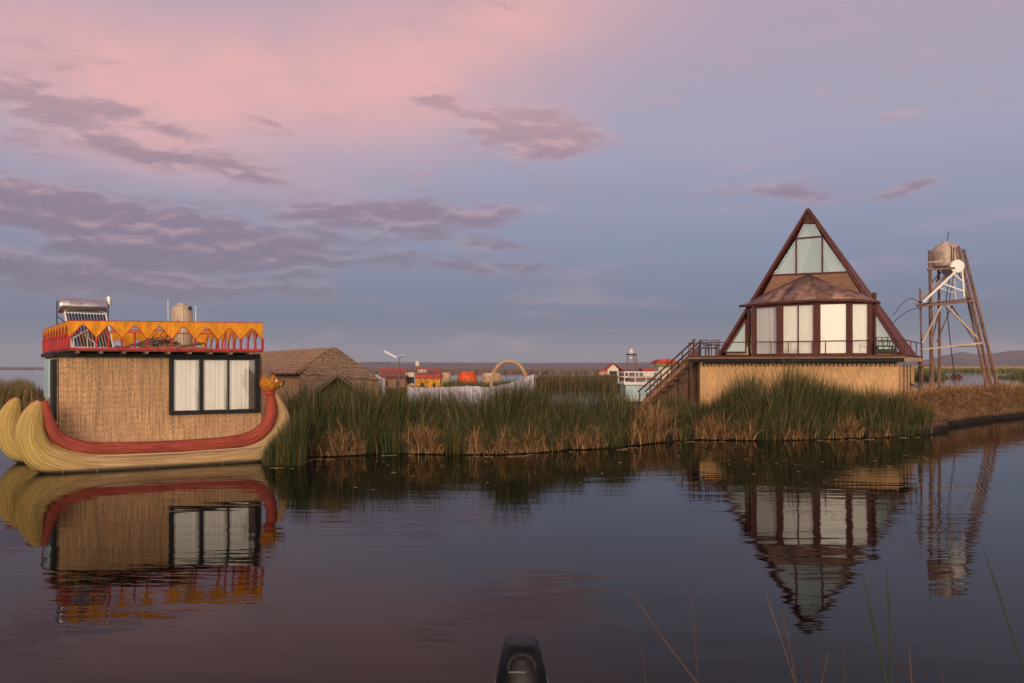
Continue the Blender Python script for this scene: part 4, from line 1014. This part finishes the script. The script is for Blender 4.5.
# white cloth strung behind the reeds
def clothline(tab, d, lab, hang, pole=None):
    r = thing('cloth_screen', P(tab[0][0], 400, d)*1.0, lab, 'cloth'); r.location.z = .2
    vs = []; fs = []; pxs = np.arange(tab[0][0], tab[-1][0]+.1, .8); m_ = len(pxs)
    for i, px in enumerate(pxs):
        yt = interp(tab, px)+.55*abs(math.sin(i*.21)); p = P(px, yt, d); o = .13*math.sin(i*1.15)+.08*math.sin(i*.37)
        for k in range(5):
            t = k/4; vs.append((p.x+.02*math.sin(i+k), p.y+o*(.3+t), p.z-hang*t*(1+.12*math.sin(i*.5)+.12*math.sin(i*.13))))
    for i in range(m_-1):
        for k in range(4): a = i*5+k; fs.append((a, a+5, a+6, a+1))
    MB().add(vs, fs).build('cloth', M['cloth'], r, True)
    for q, y, lean_ in (pole or []):
        p = P(q, y, d+.05); MB().tube([Vector((p.x+lean_, p.y, .2)), p], .03, 6).build('pole', M['post'], r)
clothline([(407,386),(413,387),(440,387),(470,385.5),(488,387),(505,384),(518,380),(530,375),(534,373.5)], 32.5, 'long white cloth screen strung behind the reeds, rising to a pole near the arch', .8, [(533.5,369.5,.3),(407,382,0),(470,387,0)])
clothline([(375,374),(380,376),(385,378)], 36.2, 'small white cloth hanging just right of the reed hut', .7, [(375,373,0),(385,376,0)])

# ================================================================== things across the water
def fx(px, d): return (px-512)/F*d
def rbox(mb, pxa, pxb, ya, yb, d, depth=2.5):
    a, b_ = P(pxa, ya, d), P(pxb, yb, d); mb.box(((a.x+b_.x)/2, d+depth/2, (a.z+b_.z)/2), (abs(b_.x-a.x)/2,0,0), (0,depth/2,0), (0,0,abs(a.z-b_.z)/2)); return mb
def railing(mb, pxa, pxb, yt, yb, d, depth, n, w_=.06):
    a, b_ = P(pxa, yt, d), P(pxb, yt, d); zb = P(pxa, yb, d).z; xa, xb = a.x, b_.x; zt = a.z
    for zz in (zt, (zt*.5+zb*.5)):
        for y in (d, d+depth): mb.bar((xa,y,zz),(xb,y,zz),w_)
        for x in (xa, xb): mb.bar((x,d,zz),(x,d+depth,zz),w_)
    for k in range(n+1):
        for y in (d, d+depth): x = xa+(xb-xa)*k/n; mb.bar((x,y,zb),(x,y,zt),w_)
# left tour boat
def hullboat(r, pxa, pxb, d, depth, m_):
    a, b_ = fx(pxa, d), fx(pxb, d); 
    MB().tube([(a-.5,d+depth/2,.75),(a-.2,d+depth/2,.3),(a+.4,d+depth/2,.1),(b_-.4,d+depth/2,.1),(b_+.2,d+depth/2,.3),(b_+.5,d+depth/2,.7)], [.08,.3,.55,.55,.3,.08], 14).build('hull', m_, r, True)
D = 98
r = thing('tour_boat', (fx(392,D), D+1.2, 0), 'distant red-railed reed boat with ochre cabin, just left of the twin orange one', 'boat', 'double-deck boats far across the water')
hullboat(r, 380, 406, D, 2.4, M['farhut']); rbox(MB(), 380, 405.5, 378, 388.5, D+.2, 2.0).build('cabin', M['tan_panel'], r)
rbox(MB(), 379, 406, 375.5, 378.5, D, 2.4).build('deck', M['maroon'], r); mb = MB(); railing(mb, 380, 405, 368.3, 375.5, D+.1, 2.2, 7); mb.build('railing', M['red'], r)
for q in (386, 398): rbox(MB(), q-2, q+2, 381, 386.5, D+.15, .05).build('window', M['blackwood'], r)
D = 96
r = thing('tour_boat', (fx(428,D), D+1.2, 0), 'distant orange boat with dark arched openings and red upper railing, below the small white tank', 'boat', 'double-deck boats far across the water')
hullboat(r, 415, 441, D, 2.4, M['farhut']); rbox(MB(), 415.5, 440, 378, 389, D+.2, 2.0).build('cabin', M['far_yellow'], r)
rbox(MB(), 415, 441, 374.8, 378.2, D, 2.4).build('deck', M['red'], r); mb = MB(); railing(mb, 415.5, 440, 368.2, 375, D+.1, 2.2, 6); mb.build('railing', M['red'], r)
rbox(MB(), 418, 426, 369.5, 373, D+.6, 1.2).build('roof_box', M['cream'], r)
for q, w_ in ((422.5, 4), (434, 3)):
    c = P(q, 387, D+.14); mb = MB(); pol = [Vector((c.x-w_/2*.107, c.y, c.z))]+[Vector((c.x+math.cos(a)*w_/2*.107, c.y, c.z+.15+math.sin(a)*.32)) for a in [math.pi-k*math.pi/8 for k in range(9)]]+[Vector((c.x+w_/2*.107, c.y, c.z))]
    mb.slab(pol, (0,-.03,0)); mb.build('arch_opening', M['blackwood'], r)
D = 99; r = thing('water_tank', P(417.3, 368, D), 'tiny white water tank on a post above the distant orange boat', 'water tank')
MB().lathe(P(417.3,366,D), [(.22,0),(.24,.05),(.24,.45),(.12,.56),(.01,.58)], 14).build('barrel', M['cream'], r, True); MB().tube([Vector((*P(417.3,366,D).xy,.2)), P(417.3,366,D)], .06, 6).build('post', M['post'], r)
D = 101; r = thing('launch', (fx(410,D), D, 0), 'small white launch with a dark hull between the two distant railed boats', 'boat')
hullboat(r, 407, 414, D, 1.6, M['blackwood']); rbox(MB(), 405.5, 414, 372.5, 377, D+.2, 1.3).build('cabin', M['cream'], r); rbox(MB(), 407, 413, 377, 388, D+.3, 1.0).build('side', M['darkwood'], r)
# solar street light
D = 60; pt = P(399.5, 358, D); r = thing('solar_lamp', Vector((pt.x, pt.y, .2)), 'solar street lamp on a thin pole with tilted white panel, above the distant railed boats', 'street lamp')
MB().tube([(pt.x, pt.y, .2), pt], [.04,.03], 8).build('pole', M['post'], r)
a, b_ = P(384.3,350.8,D), P(397,357.3,D); MB().box((a+b_)/2, (b_-a)/2, Vector((0,.3,.03)), Vector((.015,0,.03))).build('solar_panel', M['whitepaint'], r)
MB().bar(pt, P(404,355.4,D), .05).build('arm', M['post'], r); MB().box(P(401.5,355.4,D), Vector((.18,0,.0)), (0,.1,0), (0,0,.04)).build('lamp_head', M['greystripe'], r)
# straw huts and the orange shelter
def dome(name, pxa, pxb, yt, yb, d, m_, lab, cat, grp=None, sq=.35):
    a, b_, t = P(pxa, yb, d), P(pxb, yb, d), P((pxa+pxb)/2, yt, d); cx = (a.x+b_.x)/2; rx = (b_.x-a.x)/2; vs = []; fs = []; n_ = 28; m2 = 8
    for j in range(m2+1):
        th = j/m2*math.pi/2
        for i in range(n_):
            ph_ = 2*math.pi*i/n_; cs, sn = math.cos(ph_), math.sin(ph_); k = (abs(math.cos(th)))**sq
            vs.append((cx+rx*k*cs*(1+.03*math.cos(ph_*6)), d+rx*.8+rx*.8*k*sn, a.z+(t.z-a.z)*math.sin(th)**.8))
    for j in range(m2):
        for i in range(n_): fs.append((j*n_+i, j*n_+(i+1) % n_, (j+1)*n_+(i+1) % n_, (j+1)*n_+i))
    return top(name, MB().add(vs, fs), m_, lab, cat, grp, True)
dome('tarp_shelter', 456, 477.5, 371.3, 388, 108, M['orange'], 'bright orange rounded tarpaulin shelter across the water, left of the reed arch', 'shelter', sq=.55)
dome('straw_hut', 440.5, 450.5, 372.3, 386, 112, M['farhut'], 'small pale straw hut between the orange boat and the orange shelter', 'hut', 'small straw huts across the water', .15)
dome('straw_hut', 481, 501, 372.8, 385, 116, M['farhut'], 'low pale straw hut just right of the orange shelter, seen through the arch', 'hut', 'small straw huts across the water', .15)
mb = MB(); D = 66; ppts = []
for k in range(25):
    a = math.pi*k/24; ppts.append((fx(509,D)-1.30*math.cos(a)*(1+.05*math.sin(a)), D, max(.9,.9)+2.02*math.sin(a)**.85 if 0 < k < 24 else .9))
ppts = [(ppts[0][0]-.05, D, .1)]+ppts+[(ppts[-1][0]+.05, D, .1)]
top('reed_arch', mb.tube(ppts, .125, 10), M['thatch'], 'round-topped arch of bundled reeds standing behind the white cloth', 'arch', smooth=True)
# white house with red roof
D = 150; r = thing('small_house', (fx(612,D), D+2, 0), 'small white house with red gabled roof and dark window, on the far reeds', 'house')
rbox(MB(), 607.5, 618.5, 369, 378.5, D, 4).build('wall', M['cream'], r)
z0_, z1_ = P(0,369,D).z, P(0,363.6,D).z; xa, xm, xb = fx(606.5,D), fx(613.5,D), fx(624,D)
MB().slab([(fx(607.5,D),D,z0_), (fx(618.5,D),D,z0_), (xm,D,z1_-.1)], (0,4,0)).build('gable', M['cream'], r)
mb = MB(); mb.slab([(xm,D-.3,z1_+.05),(xm,D+4.3,z1_+.05),(xb,D+4.3,z0_-.4),(xb,D-.3,z0_-.4)], (0,0,.12)); mb.slab([(xa,D-.3,z0_-.05),(xa,D+4.3,z0_-.05),(xm,D+4.3,z1_+.05),(xm,D-.3,z1_+.05)], (0,0,.12)); mb.build('roof', M['redroof'], r)
rbox(MB(), 609.5, 617, 371, 375, D-.05, .04).build('window', M['blackwood'], r)
rbox(MB(), 599.5, 607.4, 371, 378.5, D+.5, 3).build('annex', M['farhut'], r); rbox(MB(), 599, 607.5, 370, 371.2, D+.3, 3.4).build('annex_roof', M['redroof'], r)
# far small water tower
D = 118; r = thing('water_tower', (fx(631.5,D), D+.6, 0), 'small distant water tower with pale tank, beside the white boat cabin', 'water tower')
for q, q2, y in ((627.5,625.5,0), (636,638.5,0), (628.5,627,1.2), (635,637,1.2)):
    MB().tube([Vector((fx(q2,D), D+y, .0)), Vector((fx(q,D), D+y, P(0,353,D).z))], .06, 6).build('leg', M['post'], r)
mb = MB()
for y in (360, 366.5): MB().bar(P(626.5,y,D), P(637.5,y,D), .07).bar(P(626.5,y,D), P(636.5,y-6,D), .05).build('brace', M['post'], r); MB().box(P(631.8,354.5,D)+Vector((0,.6,0)), (.62,0,0), (0,.7,0), (0,0,.06)).build('platform', M['post'], r)
MB().lathe(P(631.8,354,D)+Vector((0,.6,0)), [(.26,0),(.28,.04),(.28,.5),(.14,.68),(.01,.72)], 14).build('tank', M['cream'], r, True)
MB().add(*[(lambda s_: s_)(x) for x in sphere(P(631,358,D-.1), (.16,.1,.16), 10, 8)]).build('heater_tank', M['whitepaint'], r, True)
# white boat cabin with railing
D = 52; r = thing('white_boat', (fx(645,D), D+1.5, 0), 'white cabin boat with pale blue glass sides and white roof railing, left of the stair', 'boat')
rbox(MB(), 624, 672, 382.2, 384.8, D-.2, 3.4).build('roof', M['whitepaint'], r)
rbox(MB(), 626.5, 671, 384.8, 397, D, 3).build('glass_side', M['paleblue'], r)
for q in (626.5, 634, 637.5, 648, 660): rbox(MB(), q-.5, q+.5, 384.8, 397, D-.05, .04).build('mullion', M['whitepaint'], r)
rbox(MB(), 622, 674, 397, 401.5, D-.25, 3.5).build('side_deck', M['whitepaint'], r)
a, b_ = fx(618,D), fx(678,D); MB().tube([(a-.4,D+1.5,.5),(a,D+1.5,.2),(a+.6,D+1.5,.05),(b_-.6,D+1.5,.05),(b_,D+1.5,.2)], [.1,.5,.95,.95,.4], 16).build('hull', M['cream'], r, True)
mb = MB(); railing(mb, 624.5, 668, 372.2, 382.2, D, 3, 4, .045); mb.build('roof_railing', M['whitepaint'], r)
rbox(MB(), 630, 662, 376.5, 380.5, D+1.2, 1.0).build('roof_bench', M['tan_panel'], r)
# hut with red and green roof
D = 84; r = thing('kiosk', (fx(665,D), D+1.5, 0), 'white-walled kiosk with curved red roof edged in green, left of the stair rail', 'kiosk')
rbox(MB(), 658.5, 672, 365, 380, D, 2.6).build('wall', M['cream'], r)
pol = [P(655.5,364.2,D), P(657,361.3,D), P(661,359.4,D), P(667,359,D), P(673,359.8,D), P(677,362,D), P(678.5,365,D)]
MB().slab([p-Vector((0,.4,0)) for p in pol], (0,3.4,0)).build('roof', M['redroof'], r); MB().bar(P(656,364.8,D-.45), P(678,365.6,D-.45), .08, .12).build('trim', M['greenpaint'], r)
D = 120; r = thing('boat_shed', (fx(650,D), D+1, 0), 'low distant shed with a dull red roof behind the white boat railing', 'shed')
rbox(MB(), 643, 657, 371, 379, D, 3).build('wall', M['cream'], r); rbox(MB(), 642.5, 658, 368.5, 371, D-.3, 3.6).build('roof', M['redroof'], r)
# small far boat at right
D = 205; r = thing('rowing_boat', (fx(956,D), D, 0), 'tiny dark red boat far out on the lake, seen between the tower legs', 'boat')
a, b_ = fx(949.5,D), fx(963,D); MB().tube([(a,D,.55),(a+.5,D,.2),(b_-.5,D,.2),(b_,D,.55)], [.1,.32,.32,.1], 10).build('hull', M['maroon'], r, True)
mb = MB(); rbox(mb, 953, 955.5, 373.6, 377, D, .5); rbox(mb, 957, 960.5, 374.2, 377, D, .5); mb.build('cargo', M['blackwood'], r, bevel=.1)

# ================================================================== FOREGROUND
# outboard motor on the stern of a skiff just below the frame
D = 5.9; oc = Vector((fx(521.5,D), D, 0))
ob = thing('outboard_motor', oc, 'black outboard motor with rounded cowling, bottom centre of the picture', 'outboard motor')
def cowl_ring(z, w_, dp, yo, n_=28, e=3.4):
    r_ = []
    for i in range(n_):
        a = 2*math.pi*i/n_; cs, sn = math.cos(a), math.sin(a)
        r_.append((oc.x+w_*math.copysign(abs(cs)**(2/e), cs), oc.y+yo+dp*math.copysign(abs(sn)**(2/e), sn), z))
    return r_
prof = [(.24,.165,.21,.0),(.30,.172,.225,.0),(.36,.172,.23,.0),(.44,.168,.228,.0),(.52,.152,.22,.01),(.59,.135,.205,.02),(.64,.122,.19,.03),(.676,.110,.17,.035),(.694,.096,.15,.04),(.700,.07,.12,.04)]
vs = []; fs = []
for z, w_, dp, yo in prof: vs += cowl_ring(z, w_, dp, yo)
for j in range(len(prof)-1):
    for i in range(28): fs.append((j*28+i, j*28+(i+1) % 28, (j+1)*28+(i+1) % 28, (j+1)*28+i))
fs += [tuple(range(28)), tuple((len(prof)-1)*28+i for i in range(28))]
cw = MB().add(vs, fs).build('cowling', M['cowl'], ob, True)
vs = []; fs = []
for z, g in ((.365,.002),(.37,.010),(.395,.010),(.40,.002)): vs += cowl_ring(z, .172+g, .23+g, 0)
for j in range(3):
    for i in range(28): fs.append((j*28+i, j*28+(i+1) % 28, (j+1)*28+(i+1) % 28, (j+1)*28+i))
MB().add(vs, fs).build('seam_band', M['cowl_matt'], cw, True)
# recessed rounded panel and handle on the face towards the camera
mb = MB(); 
for k in range(17):
    pass
arc = []
for k in range(15):
    a = math.pi*(k/14); z = .575+.085*max(math.sin(a),0)**.7; x = oc.x+.085*math.cos(a)
    dpn = interp([(.36,.23),(.44,.228),(.52,.21),(.59,.185),(.64,.16),(.68,.135)], z); arc.append((x, oc.y-dpn*.99+.0, z))
mb.tube(arc, .012, 6); mb.build('panel_rim', M['cowl_matt'], cw, True)
MB().box((oc.x-.03, oc.y-.196, .565), (.055,0,0), (0,.004,0), (0,0,.006)).build('nameplate', M['nameplate'], cw, bevel=.003)
MB().box((oc.x, oc.y-.172, .612), (.03,0,0), (0,.008,0), (0,0,.02)).build('latch', M['cowl_matt'], cw, bevel=.005)
for sgn in (-1,1): MB().tube([(oc.x+sgn*.176, oc.y-.1, .34), (oc.x+sgn*.178, oc.y-.02, .40), (oc.x+sgn*.168, oc.y+.06, .45)], .005, 6).build('side_stripe', M['nameplate'], cw, True)
mb = MB(); mb.box((oc.x, oc.y, .19), (.13,0,0), (0,.17,0), (0,0,.07)); mb.build('lower_pan', M['cowl_matt'], ob, bevel=.03)
mb = MB(); mb.box((oc.x, oc.y, -.12), (.05,0,0), (0,.10,0), (0,0,.30)); mb.build('drive_leg', M['cowl'], ob, bevel=.02)
mb = MB(); mb.box((oc.x, oc.y-.20, .10), (.09,0,0), (0,.05,0), (0,0,.14)); mb.build('clamp_bracket', M['cowl_matt'], ob, bevel=.01)
# skiff carrying the motor (its stern board ends below the frame)
sk = thing('wooden_skiff', Vector((oc.x, oc.y-1.6, 0)), 'plain wooden skiff carrying the outboard motor on its stern, mostly below the picture edge', 'boat')
vs = []; fs = []; st_ = [(-.24,.50,.26),(-.9,.56,.26),(-1.8,.52,.27),(-2.5,.34,.30),(-2.95,.05,.34)]
for y, hw, zt2 in st_:
    for x, z in ((-hw,zt2),(-hw*.8,-.08),(0,-.14),(hw*.8,-.08),(hw,zt2)): vs.append((oc.x+x, oc.y+y, z))
for j in range(4):
    for i in range(4): a = j*5+i; fs.append((a, a+1, a+6, a+5))
fs.append((0,1,2,3,4))
hl = MB().add(vs, fs).build('hull', M['darkwood'], sk); hl.modifiers.new('t','SOLIDIFY').thickness = .03
MB().box((oc.x, oc.y-1.2, .16), (.5,0,0), (0,.12,0), (0,0,.015)).build('bench', M['plank'], sk)

# reed stems in front of the camera
M['stem_green'] = mat('green_stem', (.03,.042,.018), .6, .25, (10,10,3))
M['stem_straw'] = mat('straw_stem', (.13,.075,.045), .8, .25, (10,10,3))
M['stem_red'] = mat('reddish_stem', (.09,.04,.03), .8, .25, (10,10,3))
stems = [([(629,590),(645,612),(668,645),(697,683)],4.6,'stem_straw',1.5,'long straw-coloured reed leaning left, the tallest dry one left of the reflected pyramid'),
 ([(603,613),(622,624),(634,634),(640,645),(643,660),(646,683)],4.4,'stem_red',.8,'thin bent dry stem, leftmost in the foreground water'),
 ([(765.5,588),(772,612),(783,645),(795,683)],4.4,'stem_straw',1.2,'thin stem with a reddish tip standing left of the pyramid reflection'),
 ([(863,575),(871,612),(879,650),(886,683)],3.9,'stem_green',2.4,'thick dark green stem leaning left, overlapping the reflected pyramid edge'),
 ([(887,570),(889,610),(890.5,650),(891.5,683)],3.9,'stem_green',2.0,'upright green stem with brown tip beside the thick leaning green stem'),
 ([(983,547),(996,585),(1011,630),(1025,672)],4.0,'stem_green',2.0,'long green stem leaning left at the right edge, under the tower reflection'),
 ([(848,614),(868,630),(890,652),(914,683)],4.6,'stem_red',1.0,'thin reddish stem crossing behind the two green stems'),
 ([(828,655),(825,668),(821.5,683)],4.4,'stem_straw',1.4,'short straw stem leaning right, below the tip of the reflected pyramid'),
 ([(844,640),(845,662),(843.5,690)],4.4,'stem_red',1.0,'short upright thin stem right of the short leaning straw one'),
 ([(908.5,643),(910,662),(911.5,683)],4.2,'stem_straw',1.5,'short upright straw stem just right of the green stems'),
 ([(943,622),(943.5,650),(943,683)],4.8,'stem_red',.8,'faint thin stem standing alone between the green stems and the right edge'),
 ([(811,660),(808,671),(806,683)],4.5,'stem_red',1.0,'tiny dark reddish stem just left of the short leaning straw stem'),
 ([(792,664),(794.5,675),(796,683)],4.2,'stem_straw',1.8,'short thick straw stub at the foot of the red-tipped stem'),
 ([(696,668),(697.5,676),(698,683)],4.4,'stem_straw',1.2,'tiny dry stub at the foot of the long leaning straw stem')]
for pp_, dd, mk, w_, lab in stems:
    q = [P(a, b_, dd+.25*i/len(pp_)*-1) for i, (a, b_) in enumerate(pp_)]
    e = q[-1]+(q[-1]-q[-2])*((-.05-q[-1].z)/(q[-1]-q[-2]).z) if abs((q[-1]-q[-2]).z) > 1e-4 else q[-1]
    q.append(e); q, rr_ = smooth_path(q, [.0007*w_]+[.0019*w_]*(len(q)-1), 4)
    top('marsh_reed', MB().tube(q, rr_, 6), M[mk], lab, 'reed', 'reeds standing in the foreground water', True)
# faint line floating on the water
lp = [P(700,447,2250/(447-HZ)), P(760,458,2250/(458-HZ)), P(850,476,2250/(476-HZ))]
for p in lp: p.z = .008
top('floating_rope', MB().tube(smooth_path(lp, [.012]*3, 6)[0], .012, 5), M['darkwood'], 'thin slack rope floating on the water in front of the pyramid house', 'rope')

# ------------------------------------------------------------------ haze
hm, nth, b = newmat('haze_air'); nth.nodes.remove(b); pv_ = nth.nodes.new('ShaderNodeVolumePrincipled')
pv_.inputs['Color'].default_value = (.80,.80,.92,1); pv_.inputs['Density'].default_value = .00009; pv_.inputs['Anisotropy'].default_value = 0
nth.links.new(pv_.outputs[0], nth.nodes['Material Output'].inputs['Volume'])
HR = 5600; hz = MB().box((0, 0, 59), (HR,0,0), (0,HR,0), (0,0,61)).build('haze', hm); tag(hz, kind='stuff')

# ------------------------------------------------------------------ render settings
vs_ = sc.view_settings; vs_.view_transform = 'Standard'; vs_.look = 'None'; vs_.exposure = 0; vs_.gamma = 1
sc.cycles.use_denoising = True; sc.cycles.max_bounces = 8; sc.cycles.transparent_max_bounces = 16; sc.cycles.volume_bounces = 1
sc.cycles.use_adaptive_sampling = True; sc.cycles.adaptive_threshold = .015; sc.cycles.caustics_reflective = False; sc.cycles.caustics_refractive = False
